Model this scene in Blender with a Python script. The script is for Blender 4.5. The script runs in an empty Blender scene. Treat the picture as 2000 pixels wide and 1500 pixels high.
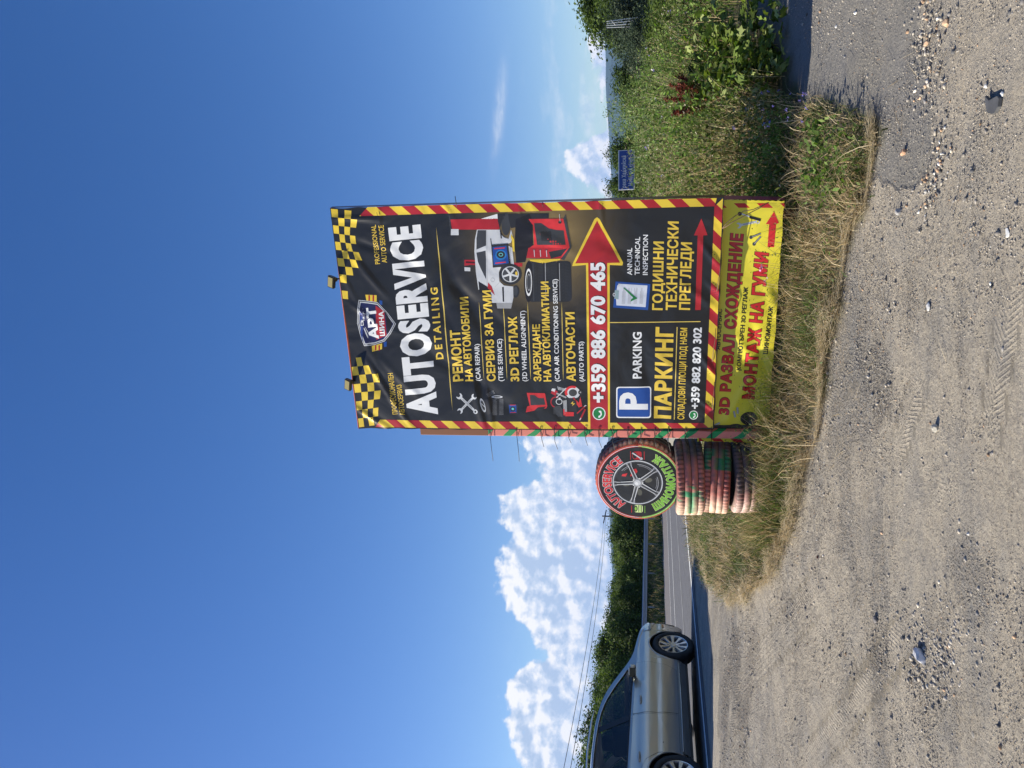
import bpy, bmesh, math, random
import numpy as np
from mathutils import Vector, Matrix, geometry
R = math.radians
random.seed(7); rng = np.random.default_rng(11)
scene = bpy.context.scene
COL = scene.collection

# ------------------------------------------------------------------ camera
F_PX = 1502.0                       # focal length in photo pixels (2000 px long side)
PITCH = math.atan(275 / F_PX)
CP, SP = math.cos(PITCH), math.sin(PITCH)
CAM_H = 0.68                        # eye above the road surface (road is z = 0, the yard lies lower)
cam = bpy.data.cameras.new('camera'); cam_o = bpy.data.objects.new('camera', cam); COL.objects.link(cam_o)
cam.sensor_fit = 'HORIZONTAL'; cam.sensor_width = 36.0; cam.lens = F_PX / 2000 * 36
cam.clip_start = 0.05; cam.clip_end = 30000
right = Vector((1, 0, 0)); up = Vector((0, -SP, CP)); fwd = Vector((0, CP, SP))
m3 = Matrix((-up, right, -fwd)).transposed()      # the phone was held sideways: picture left is up
cam_o.matrix_world = Matrix.Translation((0, 0, CAM_H)) @ m3.to_4x4()
scene.camera = cam_o

# ------------------------------------------------------------------ sky, sun, exposure
SUN_EL, SUN_AZ = 31.0, -84.5        # azimuth from +Y, clockwise: the sun stands to the left, a little behind
world = bpy.data.worlds.new('World'); scene.world = world; world.use_nodes = True
W = world.node_tree; W.nodes.clear()
def wn(t, **k):
    n = W.nodes.new(t)
    for a, b in k.items(): setattr(n, a, b)
    return n
def wmath(op, a, b=None, c=None, clamp=False):
    n = W.nodes.new('ShaderNodeMath'); n.operation = op; n.use_clamp = clamp
    for i, v in enumerate((a, b, c)):
        if v is None: continue
        if isinstance(v, (int, float)): n.inputs[i].default_value = v
        else: W.links.new(v, n.inputs[i])
    return n.outputs[0]
sky = wn('ShaderNodeTexSky', sky_type='NISHITA'); sky.sun_disc = False
sky.sun_elevation = R(SUN_EL); sky.sun_rotation = R(SUN_AZ % 360)
sky.altitude = 300; sky.air_density = 1.0; sky.dust_density = 0.6; sky.ozone_density = 1.6
hsv = wn('ShaderNodeHueSaturation'); hsv.inputs['Saturation'].default_value = 1.36; hsv.inputs['Value'].default_value = 1.0; hsv.inputs['Hue'].default_value = .514
W.links.new(sky.outputs[0], hsv.inputs['Color'])
bg = wn('ShaderNodeBackground'); bg.inputs['Strength'].default_value = 0.084
W.links.new(hsv.outputs[0], bg.inputs['Color'])
tc = wn('ShaderNodeTexCoord'); sep = wn('ShaderNodeSeparateXYZ'); W.links.new(tc.outputs['Generated'], sep.inputs[0])
az = wmath('MULTIPLY', wmath('ARCTAN2', sep.outputs[0], sep.outputs[1]), 57.2958)
el = wmath('MULTIPLY', wmath('ARCSINE', sep.outputs[2]), 57.2958)
# height of the cloud tops (degrees) against azimuth, all the way round
TOPS = [(-180, 7), (-150, 10), (-120, 6), (-90, 9), (-70, 11), (-50, 8), (-38, 10), (-30, 9.2), (-27, 9.4), (-24.5, 10.2), (-22, 10.6), (-20.6, 9.6),
        (-19.4, 7.9), (-18.3, 9.2), (-16.5, 10.9), (-14.8, 11.6), (-12.8, 11.3), (-11.6, 10.9), (-10, 11.3), (-8.2, 11.7), (-7.2, 10.6),
        (-6.7, 8.2), (-5.8, 8.8), (-4.4, 9.8), (-2, 9.6), (1, 7), (5, 4.5), (10, 3.2), (13.2, 3.0), (14.2, 6.2), (15.9, 6.9), (17.4, 5.6), (18.3, 3.9), (19.0, 3.9),
        (20, 4.0), (21.4, 4.4), (23.2, 5.4), (24.4, 5.6), (26, 3.4), (29, 4), (40, 6), (60, 9), (90, 7), (120, 10), (150, 6), (180, 7)]
crv = wn('ShaderNodeFloatCurve'); cm = crv.mapping.curves[0]
pts = [((a + 180) / 360, t / 15) for a, t in TOPS]
cm.points[0].location = pts[0]; cm.points[1].location = pts[-1]
for p in pts[1:-1]: cm.points.new(*p)
for p in cm.points: p.handle_type = 'AUTO'
crv.mapping.use_clip = False; crv.mapping.update()
W.links.new(wmath('DIVIDE', wmath('ADD', az, 180), 360), crv.inputs['Value'])
top = wmath('MULTIPLY', crv.outputs[0], 15)
def skynoise(kx, ky, scale, detail, rough, ox=0.0, oy=0.0, dist=0.0):
    cmb = wn('ShaderNodeCombineXYZ')
    W.links.new(wmath('ADD', wmath('MULTIPLY', az, kx), ox), cmb.inputs[0]); W.links.new(wmath('ADD', wmath('MULTIPLY', el, ky), oy), cmb.inputs[1])
    n = wn('ShaderNodeTexNoise'); n.inputs['Scale'].default_value = scale; n.inputs['Detail'].default_value = detail
    n.inputs['Roughness'].default_value = rough; n.inputs['Distortion'].default_value = dist
    W.links.new(cmb.outputs[0], n.inputs['Vector']); return n.outputs[0]
WOB = skynoise(1, 1, .9, 2, .6, 3.1, 7.7)
def vor(scale, ox, oy):
    cmb = wn('ShaderNodeCombineXYZ'); wob = WOB
    W.links.new(wmath('ADD', wmath('ADD', az, ox), wob), cmb.inputs[0]); W.links.new(wmath('ADD', wmath('ADD', el, oy), wob), cmb.inputs[1])
    n = wn('ShaderNodeTexVoronoi'); n.feature = 'F1'; n.inputs['Scale'].default_value = scale * .62
    n.inputs['Detail'].default_value = 2.0; n.inputs['Roughness'].default_value = .55
    W.links.new(cmb.outputs[0], n.inputs['Vector']); return n.outputs['Distance']
def dens(ox, oy):                     # billowy field; sampled twice to find the side turned to the sun
    a = skynoise(1, 1.15, .30, 7, .60, ox, oy * 1.15)
    b = vor(.75, ox, oy)
    return wmath('SUBTRACT', wmath('MULTIPLY', a, 2.6), wmath('MULTIPLY', b, .55))
d0 = dens(0, 0); d1 = dens(-.42, .38)
edge = wmath('SUBTRACT', top, el)
body = wmath('ADD', wmath('MULTIPLY', edge, .52), wmath('SUBTRACT', d0, .92))
body = wmath('MINIMUM', body, wmath('ADD', wmath('MULTIPLY', d0, 1.0), .12))
low = wmath('MULTIPLY', wmath('SUBTRACT', 6.0, el, clamp=False), .13)     # banks thin out and break up low down
low = wmath('MAXIMUM', low, 0)
body = wmath('SUBTRACT', body, wmath('MULTIPLY', low, wmath('ADD', wmath('MULTIPLY', skynoise(.6, 2.2, .7, 5, .6, 40, 9), 2.4), -.72)))
cover = wn('ShaderNodeMapRange', interpolation_type='SMOOTHSTEP'); W.links.new(body, cover.inputs[0])
cover.inputs[1].default_value = 0.0; cover.inputs[2].default_value = 0.32
cov = cover.outputs[0]
# one high wisp and faint streaks
def gauss(c, cen, wid): 
    q = wmath('DIVIDE', wmath('SUBTRACT', c, cen), wid); return wmath('POWER', 2.718, wmath('MULTIPLY', wmath('MULTIPLY', q, q), -1))
elw = wmath('ADD', el, wmath('MULTIPLY', wmath('SUBTRACT', az, 19.5), .16))
wisp = wmath('MULTIPLY', gauss(elw, 10.7, .34), gauss(az, 19.8, 2.6))
wisp = wmath('MULTIPLY', wisp, wmath('MULTIPLY', wmath('SUBTRACT', skynoise(.6, 3.5, .9, 6, .75, 5, 5), .22), 1.15))
rag = skynoise(.32, 1.2, .5, 6, .62, 77, 31)
rag = wmath('MULTIPLY', wmath('MAXIMUM', wmath('SUBTRACT', rag, .5), 0), gauss(el, 4.5, 3.2)); rag = wmath('MULTIPLY', rag, 2.2)
cov = wmath('MAXIMUM', cov, wmath('MAXIMUM', wisp, rag)); 
lowfade = wn('ShaderNodeMapRange'); W.links.new(el, lowfade.inputs[0]); lowfade.inputs[1].default_value = .4; lowfade.inputs[2].default_value = 2.2
cov = wmath('MULTIPLY', cov, lowfade.outputs[0], clamp=True)
lit = wmath('ADD', wmath('MULTIPLY', wmath('SUBTRACT', d0, d1), 1.5), .60)
thick = wmath('MULTIPLY', wmath('MINIMUM', edge, 5), -.055)
lit = wmath('ADD', lit, thick, clamp=True)
ramp = wn('ShaderNodeValToRGB'); W.links.new(lit, ramp.inputs[0])
ramp.color_ramp.elements[0].position = .12; ramp.color_ramp.elements[0].color = (.44, .56, .76, 1)
ramp.color_ramp.elements[1].position = .78; ramp.color_ramp.elements[1].color = (.93, .93, .95, 1)
e = ramp.color_ramp.elements.new(.45); e.color = (.62, .71, .86, 1)
bgc = wn('ShaderNodeBackground'); W.links.new(ramp.outputs[0], bgc.inputs['Color']); bgc.inputs['Strength'].default_value = .62
mx = wn('ShaderNodeMixShader'); W.links.new(cov, mx.inputs[0]); W.links.new(bg.outputs[0], mx.inputs[1]); W.links.new(bgc.outputs[0], mx.inputs[2])
wo = wn('ShaderNodeOutputWorld'); W.links.new(mx.outputs[0], wo.inputs[0])
world.cycles.sampling_method = 'MANUAL'; world.cycles.sample_map_resolution = 512

sun = bpy.data.lights.new('sun', 'SUN'); sun.energy = 5.0; sun.angle = R(.53); sun.color = (1.0, .92, .76)
sun_o = bpy.data.objects.new('sun', sun); COL.objects.link(sun_o)
SUNV = Vector((math.sin(R(SUN_AZ)) * math.cos(R(SUN_EL)), math.cos(R(SUN_AZ)) * math.cos(R(SUN_EL)), math.sin(R(SUN_EL))))
sun_o.rotation_euler = SUNV.to_track_quat('Z', 'Y').to_euler(); sun_o.location = (-20, 2, 15)

scene.view_settings.view_transform = 'Standard'; scene.view_settings.look = 'None'
scene.view_settings.exposure = 0.85; scene.view_settings.gamma = 1.0; scene.view_settings.use_curve_mapping = False
scene.cycles.max_bounces = 8; scene.cycles.transparent_max_bounces = 12; scene.cycles.volume_bounces = 0
scene.cycles.use_denoising = True

# ------------------------------------------------------------------ picture <-> place, noise, terrain
def ray(px, py):
    U = 750.0 - py; V = 1000.0 - px
    return np.array((U, F_PX * CP - V * SP, F_PX * SP + V * CP))
def at(px, py, Y):
    d = ray(px, py); k = Y / d[1]; return Vector((d[0] * k, Y, CAM_H + d[2] * k))
def proj(x, y, z):
    z = z - CAM_H; f = y * CP + z * SP; v = -y * SP + z * CP
    f = np.where(f < .05, np.nan, f)
    return 1000 - F_PX * v / f, 750 - F_PX * x / f          # photo x, photo y
_T = rng.random((256, 256))
def vnoise(x, y):
    xi = np.floor(x).astype(int); yi = np.floor(y).astype(int); fx = x - xi; fy = y - yi
    fx = fx * fx * (3 - 2 * fx); fy = fy * fy * (3 - 2 * fy)
    a = _T[xi & 255, yi & 255]; b = _T[(xi + 1) & 255, yi & 255]; c = _T[xi & 255, (yi + 1) & 255]; d = _T[(xi + 1) & 255, (yi + 1) & 255]
    return (a * (1 - fx) + b * fx) * (1 - fy) + (c * (1 - fx) + d * fx) * fy
def fbm(x, y, o=4):
    s = 0; a = .5
    for i in range(o): s = s + a * vnoise(x * 2 ** i + 17 * i, y * 2 ** i + 5 * i); a *= .5
    return s / (1 - .5 ** o)
def sstep(a, b, x):
    t = np.clip((x - a) / (b - a), 0, 1); return t * t * (3 - 2 * t)
RDX, RDY = .286, .958               # road direction; its near edge line passes (-4.8, 9.6)
def qr(x, y): return (x + 4.8) * RDY - (y - 9.6) * RDX      # metres to the right of that edge line
def along(q, a): return Vector((-4.8 + RDX * a + RDY * q, 9.6 + RDY * a - RDX * q, 0))
YT = [-50, 0, 2.5, 4, 5, 6, 7, 8.5, 10, 14]; ZT = [-.86, -.84, -.80, -.70, -.56, -.40, -.25, -.10, -.02, 0]
def zt(x, y):
    x = np.asarray(x, float); y = np.asarray(y, float); q = qr(x, y)
    z = np.interp(y, YT, ZT) * sstep(.3, 3.0, q)
    z = z + .55 * sstep(-17.9, -20.5, q)
    z = z + .02 * (fbm(x * .9, y * .9) - .5) * sstep(.3, 2, q) * sstep(40, 12, y)
    z = z - .045 * sstep(.25, .9, q) * sstep(9.8, 11, y)
    return z
def G(px, py):
    d = ray(px, py); lo, hi = 1.5, 400.0
    for _ in range(60):
        mid = (lo + hi) / 2; k = mid / d[1]
        if CAM_H + d[2] * k > float(zt(d[0] * k, mid)): lo = mid
        else: hi = mid
    k = lo / d[1]; return Vector((d[0] * k, lo, float(zt(d[0] * k, lo))))
def inpoly(X, Y, poly):
    X = np.asarray(X); Y = np.asarray(Y); r = np.zeros(X.shape, bool); n = len(poly)
    for i in range(n):
        x1, y1 = poly[i]; x2, y2 = poly[(i + 1) % n]
        c = ((y1 > Y) != (y2 > Y)) & (X < (x2 - x1) * (Y - y1) / (y2 - y1 + 1e-12) + x1); r ^= c
    return r

# ------------------------------------------------------------------ scene helpers
def S(r, g, b):
    f = lambda c: ((c / 255 + .055) / 1.055) ** 2.4 if c > 10 else c / 255 / 12.92
    return (f(r), f(g), f(b))
def thing(name, label, cat, loc=(0, 0, 0), rz=0, group=None):
    o = bpy.data.objects.new(name, None); COL.objects.link(o); o.location = loc; o.rotation_euler = (0, 0, rz)
    o.empty_display_size = .2
    return tag(o, label, cat, group)
def tag(o, label=None, cat=None, group=None, kind=None):
    if label: o['label'] = label
    if cat: o['category'] = cat
    if group: o['group'] = group
    if kind: o['kind'] = kind
    return o
def link(name, me, parent=None, shift=True):
    o = bpy.data.objects.new(name, me); COL.objects.link(o)
    if parent is not None: o.parent = parent
    return o
def wloc(o):
    v = Vector((0, 0, 0))
    while o is not None: v = v + Vector(o.location); o = o.parent
    return v
class MB:
    """collects shapes; build() links them as one mesh object"""
    def __init__(s): s.v = []; s.f = []; s.m = []
    def add(s, vs, fs, mi=0):
        b = len(s.v); s.v += [tuple(v) for v in vs]; s.f += [tuple(b + i for i in f) for f in fs]; s.m += [mi] * len(fs); return s
    def box(s, c, d, rot=None, mi=0):
        x, y, z = d[0] / 2, d[1] / 2, d[2] / 2
        vs = [Vector((a * x, b * y, e * z)) for a in (-1, 1) for b in (-1, 1) for e in (-1, 1)]
        if rot is not None: vs = [rot @ v for v in vs]
        vs = [v + Vector(c) for v in vs]
        return s.add(vs, [(0, 1, 3, 2), (4, 6, 7, 5), (0, 4, 5, 1), (2, 3, 7, 6), (0, 2, 6, 4), (1, 5, 7, 3)], mi)
    def tube(s, pts, r, n=8, mi=0, cap=True):
        pts = [Vector(p) for p in pts]; rs = r if isinstance(r, (list, tuple)) else [r] * len(pts)
        vs = []; fs = []; ref = Vector((.3, .2, 1)).normalized()
        for i, p in enumerate(pts):
            d = (pts[min(i + 1, len(pts) - 1)] - pts[max(i - 1, 0)]).normalized()
            a = d.cross(ref)
            if a.length < .05: a = d.cross(Vector((1, 0, 0)))
            a.normalize(); b = d.cross(a)
            for k in range(n):
                t = 2 * math.pi * k / n; vs.append(p + (a * math.cos(t) + b * math.sin(t)) * rs[i])
        for i in range(len(pts) - 1):
            for k in range(n): fs.append((i * n + k, i * n + (k + 1) % n, (i + 1) * n + (k + 1) % n, (i + 1) * n + k))
        if cap: fs += [tuple(range(n))[::-1], tuple(range((len(pts) - 1) * n, len(pts) * n))]
        return s.add(vs, fs, mi)
    def build(s, name, mats, parent=None, smooth=False, origin=None, recalc=False):
        me = bpy.data.meshes.new(name); off = wloc(parent) if parent is not None else Vector((0, 0, 0))
        if origin is not None: off = Vector(origin)
        me.from_pydata([(v[0] - off.x, v[1] - off.y, v[2] - off.z) for v in s.v], [], s.f)
        for m in (mats if isinstance(mats, (list, tuple)) else [mats]): me.materials.append(m)
        me.polygons.foreach_set('material_index', s.m)
        if smooth: me.polygons.foreach_set('use_smooth', [True] * len(s.f))
        me.update()
        if recalc:
            b = bmesh.new(); b.from_mesh(me); bmesh.ops.recalc_face_normals(b, faces=b.faces); b.to_mesh(me); b.free()
        o = link(name, me, parent)
        if origin is not None: o.location = origin if parent is None else Vector(origin) - wloc(parent)
        return o
def np_mesh(name, V, T, mat, col=None, smooth=False):
    me = bpy.data.meshes.new(name); n = len(V); k = T.shape[1]; f = len(T)
    me.vertices.add(n); me.vertices.foreach_set('co', np.ascontiguousarray(V, dtype=np.float32).ravel())
    me.loops.add(f * k); me.loops.foreach_set('vertex_index', np.ascontiguousarray(T, dtype=np.int32).ravel())
    me.polygons.add(f); me.polygons.foreach_set('loop_start', np.arange(0, f * k, k, dtype=np.int32))
    if smooth: me.polygons.foreach_set('use_smooth', np.ones(f, bool))
    me.update(calc_edges=True)
    if col is not None:
        a = me.color_attributes.new('Col', 'FLOAT_COLOR', 'POINT'); c = np.ones((n, 4), np.float32); c[:, :3] = col
        a.data.foreach_set('color', c.ravel())
    me.materials.append(mat); return me

# ------------------------------------------------------------------ materials
def new_mat(name):
    m = bpy.data.materials.new(name); m.use_nodes = True; nt = m.node_tree; return m, nt, nt.nodes['Principled BSDF']
def mat(name, col, rough=.5, metal=0, spec=.5, noise=0, nscale=20, bump=0, bscale=60, coat=0, vary=None):
    m, nt, p = new_mat(name); p.inputs['Base Color'].default_value = (*col, 1); p.inputs['Roughness'].default_value = rough
    p.inputs['Metallic'].default_value = metal; p.inputs['Specular IOR Level'].default_value = spec; p.inputs['Coat Weight'].default_value = coat
    tcn = nt.nodes.new('ShaderNodeTexCoord')
    if noise:
        n = nt.nodes.new('ShaderNodeTexNoise'); n.inputs['Scale'].default_value = nscale; n.inputs['Detail'].default_value = 6
        nt.links.new(tcn.outputs['Object'], n.inputs['Vector'])
        mxn = nt.nodes.new('ShaderNodeMix'); mxn.data_type = 'RGBA'; mxn.inputs[6].default_value = (*[c * (1 - noise) for c in col], 1)
        mxn.inputs[7].default_value = (*(vary or [min(1, c * (1 + noise)) for c in col]), 1)
        mr = nt.nodes.new('ShaderNodeMapRange'); mr.inputs[1].default_value = .3; mr.inputs[2].default_value = .7
        nt.links.new(n.outputs[0], mr.inputs[0]); nt.links.new(mr.outputs[0], mxn.inputs[0]); nt.links.new(mxn.outputs[2], p.inputs['Base Color'])
    if bump:
        n = nt.nodes.new('ShaderNodeTexNoise'); n.inputs['Scale'].default_value = bscale; n.inputs['Detail'].default_value = 5
        nt.links.new(tcn.outputs['Object'], n.inputs['Vector'])
        b = nt.nodes.new('ShaderNodeBump'); b.inputs['Strength'].default_value = 1; b.inputs['Distance'].default_value = bump
        nt.links.new(n.outputs[0], b.inputs['Height']); nt.links.new(b.outputs[0], p.inputs['Normal'])
    return m
def foliage_mat(name, rough=.5, trans=.3, gain=1.0, spec=.35):
    m, nt, p = new_mat(name); a = nt.nodes.new('ShaderNodeVertexColor'); a.layer_name = 'Col'
    p.inputs['Roughness'].default_value = rough; p.inputs['Specular IOR Level'].default_value = spec
    g = nt.nodes.new('ShaderNodeHueSaturation'); g.inputs['Value'].default_value = gain
    nt.links.new(a.outputs[0], g.inputs['Color']); nt.links.new(g.outputs[0], p.inputs['Base Color'])
    t = nt.nodes.new('ShaderNodeBsdfTranslucent'); g2 = nt.nodes.new('ShaderNodeHueSaturation'); g2.inputs['Value'].default_value = 1.5; g2.inputs['Saturation'].default_value = 1.15
    nt.links.new(g.outputs[0], g2.inputs['Color']); nt.links.new(g2.outputs[0], t.inputs['Color'])
    mxs = nt.nodes.new('ShaderNodeMixShader'); mxs.inputs[0].default_value = trans
    nt.links.new(p.outputs[0], mxs.inputs[1]); nt.links.new(t.outputs[0], mxs.inputs[2])
    nt.links.new(mxs.outputs[0], nt.nodes['Material Output'].inputs['Surface']); return m
def vinyl(name, col, rough=.34):
    """printed vinyl: every ink shares one crease relief in the sheet's own coordinates"""
    m, nt, p = new_mat(name); p.inputs['Base Color'].default_value = (*col, 1); p.inputs['Roughness'].default_value = rough
    p.inputs['Specular IOR Level'].default_value = .45
    t = nt.nodes.new('ShaderNodeTexCoord'); n = nt.nodes.new('ShaderNodeTexNoise'); n.inputs['Scale'].default_value = 2.6; n.inputs['Detail'].default_value = 2.5; n.inputs['Roughness'].default_value = .45; n.inputs['Distortion'].default_value = .8
    nt.links.new(t.outputs['Object'], n.inputs['Vector'])
    b = nt.nodes.new('ShaderNodeBump'); b.inputs['Distance'].default_value = .022
    nt.links.new(n.outputs[0], b.inputs['Height']); nt.links.new(b.outputs[0], p.inputs['Normal'])
    d = nt.nodes.new('ShaderNodeTexNoise'); d.inputs['Scale'].default_value = 14; d.inputs['Detail'].default_value = 8; d.inputs['Roughness'].default_value = .75
    nt.links.new(t.outputs['Object'], d.inputs['Vector'])
    mr = nt.nodes.new('ShaderNodeMapRange'); mr.inputs[1].default_value = .35; mr.inputs[2].default_value = .8; mr.inputs[3].default_value = 0; mr.inputs[4].default_value = .02
    nt.links.new(d.outputs[0], mr.inputs[0])
    mm = nt.nodes.new('ShaderNodeMix'); mm.data_type = 'RGBA'; mm.inputs[6].default_value = (*col, 1); mm.inputs[7].default_value = (.30, .27, .22, 1)
    nt.links.new(mr.outputs[0], mm.inputs[0]); nt.links.new(mm.outputs[2], p.inputs['Base Color']); return m, nt, p, mm
# ------------------------------------------------------------------ ground
ISLAND = [(1716, 236), (1700, 330), (1690, 400), (1655, 450), (1640, 560), (1622, 650), (1606, 750), (1592, 850), (1562, 950), (1545, 1020), (1520, 1090),
          (1478, 1145), (1430, 1172), (1385, 1130), (1362, 1085), (1350, 1045), (1335, 1000), (1322, 900), (1330, 700), (1400, 300), (1560, 190), (1640, 205)]
VEGFRONT = [(1600, 420), (1575, 300), (1562, 200), (1535, 130), (1495, 60), (1470, 0), (1455, -120), (1440, -400), (1290, -400), (1290, 0), (1284, 300), (1290, 640), (1400, 640), (1470, 500)]
ASPH = [(1560, 420), (1600, 330), (1640, 300), (1690, 330), (1760, 380), (1830, 300), (1815, 120), (1800, 0), (1790, -250), (1300, -250), (1300, 60), (1480, 300)]
def grid_axis(lo, hi, d, far, g=1.16):
    a = list(np.arange(lo, hi, d)); st = d; v = a[-1]
    while v < far: st *= g; v += st; a.append(v)
    st = d; v = a[0]; pre = []
    while v > -far: st *= g; v -= st; pre.append(v)
    return np.array(pre[::-1] + a)
gx = grid_axis(-5.2, 5.2, .045, 6500); gy = grid_axis(2.6, 11.0, .045, 6500)
GX, GY = np.meshgrid(gx, gy, indexing='ij'); GZ = zt(GX, GY)
near = (np.abs(GX) < 7) & (GY < 14) & (GY > 0)
GZ = GZ + np.where(near, .022 * (fbm(GX * 2.1 + 3, GY * 2.1) - .5) + .010 * (fbm(GX * 7, GY * 7 + 9) - .5), 0) * sstep(.6, 1.6, qr(GX, GY))
PX, PY = proj(GX, GY, GZ)
wob = 26 * (fbm(GX * 4, GY * 4 + 50) - .5) * 2
def soft(poly, r=9, n=14):
    a = np.zeros(PX.shape)
    for k in range(n): a += inpoly(PX + wob + r * math.cos(k * 2.4) * math.sqrt((k + .5) / n) * 1.6, PY + wob * .7 + r * 1.6 * math.sin(k * 2.4) * math.sqrt((k + .5) / n), poly) & (GY > 1)
    return a / n
isl = soft(ISLAND, 7); asph = soft(ASPH, 22)
q_ = qr(GX, GY)
far_green = (GY > 7.0) & (GX > -2.2 + (GY - 7) * .1) & (q_ > 1.2) | (q_ < -17.6)
veg = np.maximum(soft(VEGFRONT, 7), (np.abs(GX) > 25) | (GY > 22))
mask = np.zeros((GX.size, 3))
mask[:, 0] = np.maximum(np.maximum(isl, veg * (q_ > .6)), (q_ < -17.6)).ravel()
mask[:, 1] = asph.ravel() * (1 - .0)
gn = fbm(GX * 1.1 + 4, GY * 1.9 + 20, 5); gn2 = fbm(GX * .5 + 60, GY * .9 + 7, 3)
dark = sstep(.47, .62, gn * .65 + gn2 * .35)
for (cx, cy, rx, ry, w) in [(1690, 1080, 70, 190, .9), (1800, 1260, 60, 120, .9), (1660, 850, 50, 150, .7), (1600, 1250, 70, 110, .5), (1840, 650, 50, 120, .5), (1780, 560, 60, 90, .6), (1900, 1400, 80, 120, .5), (1700, 620, 40, 110, .6)]:
    dark = np.maximum(dark, w * np.exp(-((PX - cx) / rx) ** 2 - ((PY - cy) / ry) ** 2) * (.55 + .8 * fbm(GX * 5, GY * 5)) * (GY > 1))
mask[:, 2] = np.nan_to_num(dark).ravel()
nx, ny = GX.shape
idx = np.arange(nx * ny).reshape(nx, ny)
Fq = np.stack([idx[:-1, :-1], idx[1:, :-1], idx[1:, 1:], idx[:-1, 1:]], -1).reshape(-1, 4)

m_ground, nt, p = new_mat('ground_dirt_and_gravel')
p.inputs['Roughness'].default_value = .95; p.inputs['Specular IOR Level'].default_value = .15
def N(t, **k):
    n = nt.nodes.new(t)
    for a, b in k.items(): setattr(n, a, b)
    return n
def noise(scale, detail=6, rough=.6, vec=None, dist=0):
    n = N('ShaderNodeTexNoise'); n.inputs['Scale'].default_value = scale; n.inputs['Detail'].default_value = detail; n.inputs['Roughness'].default_value = rough; n.inputs['Distortion'].default_value = dist
    nt.links.new(vec or gtc.outputs['Object'], n.inputs['Vector']); return n.outputs[0]
def mr(v, a, b, c=0, d=1):
    n = N('ShaderNodeMapRange'); nt.links.new(v, n.inputs[0])
    for i, q in enumerate((a, b, c, d)): n.inputs[i + 1].default_value = q
    return n.outputs[0]
def mixc(f, a, b):
    n = N('ShaderNodeMix'); n.data_type = 'RGBA'
    for s_, v in ((0, f), (6, a), (7, b)):
        if isinstance(v, tuple): n.inputs[s_].default_value = (*v, 1)
        elif isinstance(v, (int, float)): n.inputs[s_].default_value = v
        else: nt.links.new(v, n.inputs[s_])
    return n.outputs[2]
def mth(op, a, b=None, c=None):
    n = N('ShaderNodeMath', operation=op)
    for i, v in enumerate((a, b, c)):
        if v is None: continue
        if isinstance(v, (int, float)): n.inputs[i].default_value = v
        else: nt.links.new(v, n.inputs[i])
    return n.outputs[0]
gtc = N('ShaderNodeTexCoord'); vc = N('ShaderNodeVertexColor'); vc.layer_name = 'Col'; sp = N('ShaderNodeSeparateColor'); nt.links.new(vc.outputs[0], sp.inputs[0])
fine = noise(55, 8, .72); mid = noise(9, 7, .65); big = noise(1.7, 6, .6); grit = noise(160, 4, .7)
vorn = N('ShaderNodeTexVoronoi'); vorn.inputs['Scale'].default_value = 75; nt.links.new(gtc.outputs['Object'], vorn.inputs['Vector'])
vor2 = N('ShaderNodeTexVoronoi'); vor2.inputs['Scale'].default_value = 34; nt.links.new(gtc.outputs['Object'], vor2.inputs['Vector'])
dust = mixc(mr(mid, .3, .7), (.355, .315, .255), (.53, .47, .38))
dust = mixc(mr(fine, .35, .7), dust, (.39, .345, .28))
pebc = N('ShaderNodeValToRGB'); nt.links.new(vorn.outputs['Color'], pebc.inputs[0])
for i, (po, c) in enumerate([(0, (.06, .062, .07)), (.35, (.13, .13, .135)), (.6, (.22, .2, .17)), (.8, (.32, .25, .17)), (1, (.5, .48, .44))]):
    el_ = pebc.color_ramp.elements[0] if i == 0 else (pebc.color_ramp.elements[1] if i == 1 else pebc.color_ramp.elements.new(po))
    el_.position = po; el_.color = (*c, 1)
gravel = mixc(mr(grit, .4, .6), pebc.outputs[0], (.175, .168, .16))
def stretched(sx_, sy_, rot, scale, det=6, ro=.65, dist=0):
    mp_ = N('ShaderNodeMapping'); mp_.inputs['Scale'].default_value = (sx_, sy_, 1); mp_.inputs['Rotation'].default_value = (0, 0, rot); nt.links.new(gtc.outputs['Object'], mp_.inputs[0]); return noise(scale, det, ro, mp_.outputs[0], dist)
str1 = stretched(.35, 1.5, R(8), 1.5, 8, .68, .4); str2 = stretched(.22, 1.6, R(-14), 4.2, 7, .7, .3); str3 = stretched(.5, 1.2, R(25), 3.0, 8, .72)
gm = mth('ADD', mth('MULTIPLY', sp.outputs[2], .60), mth('MULTIPLY', mth('SUBTRACT', mid, .5), .9))
gm = mth('ADD', gm, mth('ADD', mth('MULTIPLY', mth('SUBTRACT', str1, .49), 2.3), mth('MULTIPLY', mth('SUBTRACT', str2, .5), 1.5)))
gm = mth('ADD', gm, mth('MULTIPLY', mth('SUBTRACT', fine, .5), 1.1))
gmask = mr(gm, .22, .62)
c0 = mixc(mth('MULTIPLY', gmask, .66), dust, gravel)
c0 = mixc(mth('MULTIPLY', mr(noise(28, 6, .75), .42, .60), .48), c0, mixc(.35, pebc.outputs[0], (.33, .30, .26)))
c0 = mixc(mth('MULTIPLY', mr(str3, .47, .63), .46), c0, (.215, .215, .215))
c0 = mixc(mth('MULTIPLY', mr(str2, .56, .70), .45), c0, (.50, .45, .37))
spk = mth('GREATER_THAN', mth('ADD', mth('MULTIPLY', fine, .7), mth('MULTIPLY', grit, .45)), .665)
c0 = mixc(mth('MULTIPLY', spk, .6), c0, (.10, .095, .09))
asf = mixc(mr(grit, .35, .65), (.105, .105, .108), (.235, .23, .225))
asf = mixc(mr(big, .35, .7), asf, (.20, .19, .17))
am = mr(mth('ADD', sp.outputs[1], mth('MULTIPLY', mth('SUBTRACT', mid, .5), .8)), .42, .62)
c1 = mixc(mth('MULTIPLY', am, .85), c0, asf)
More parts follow.
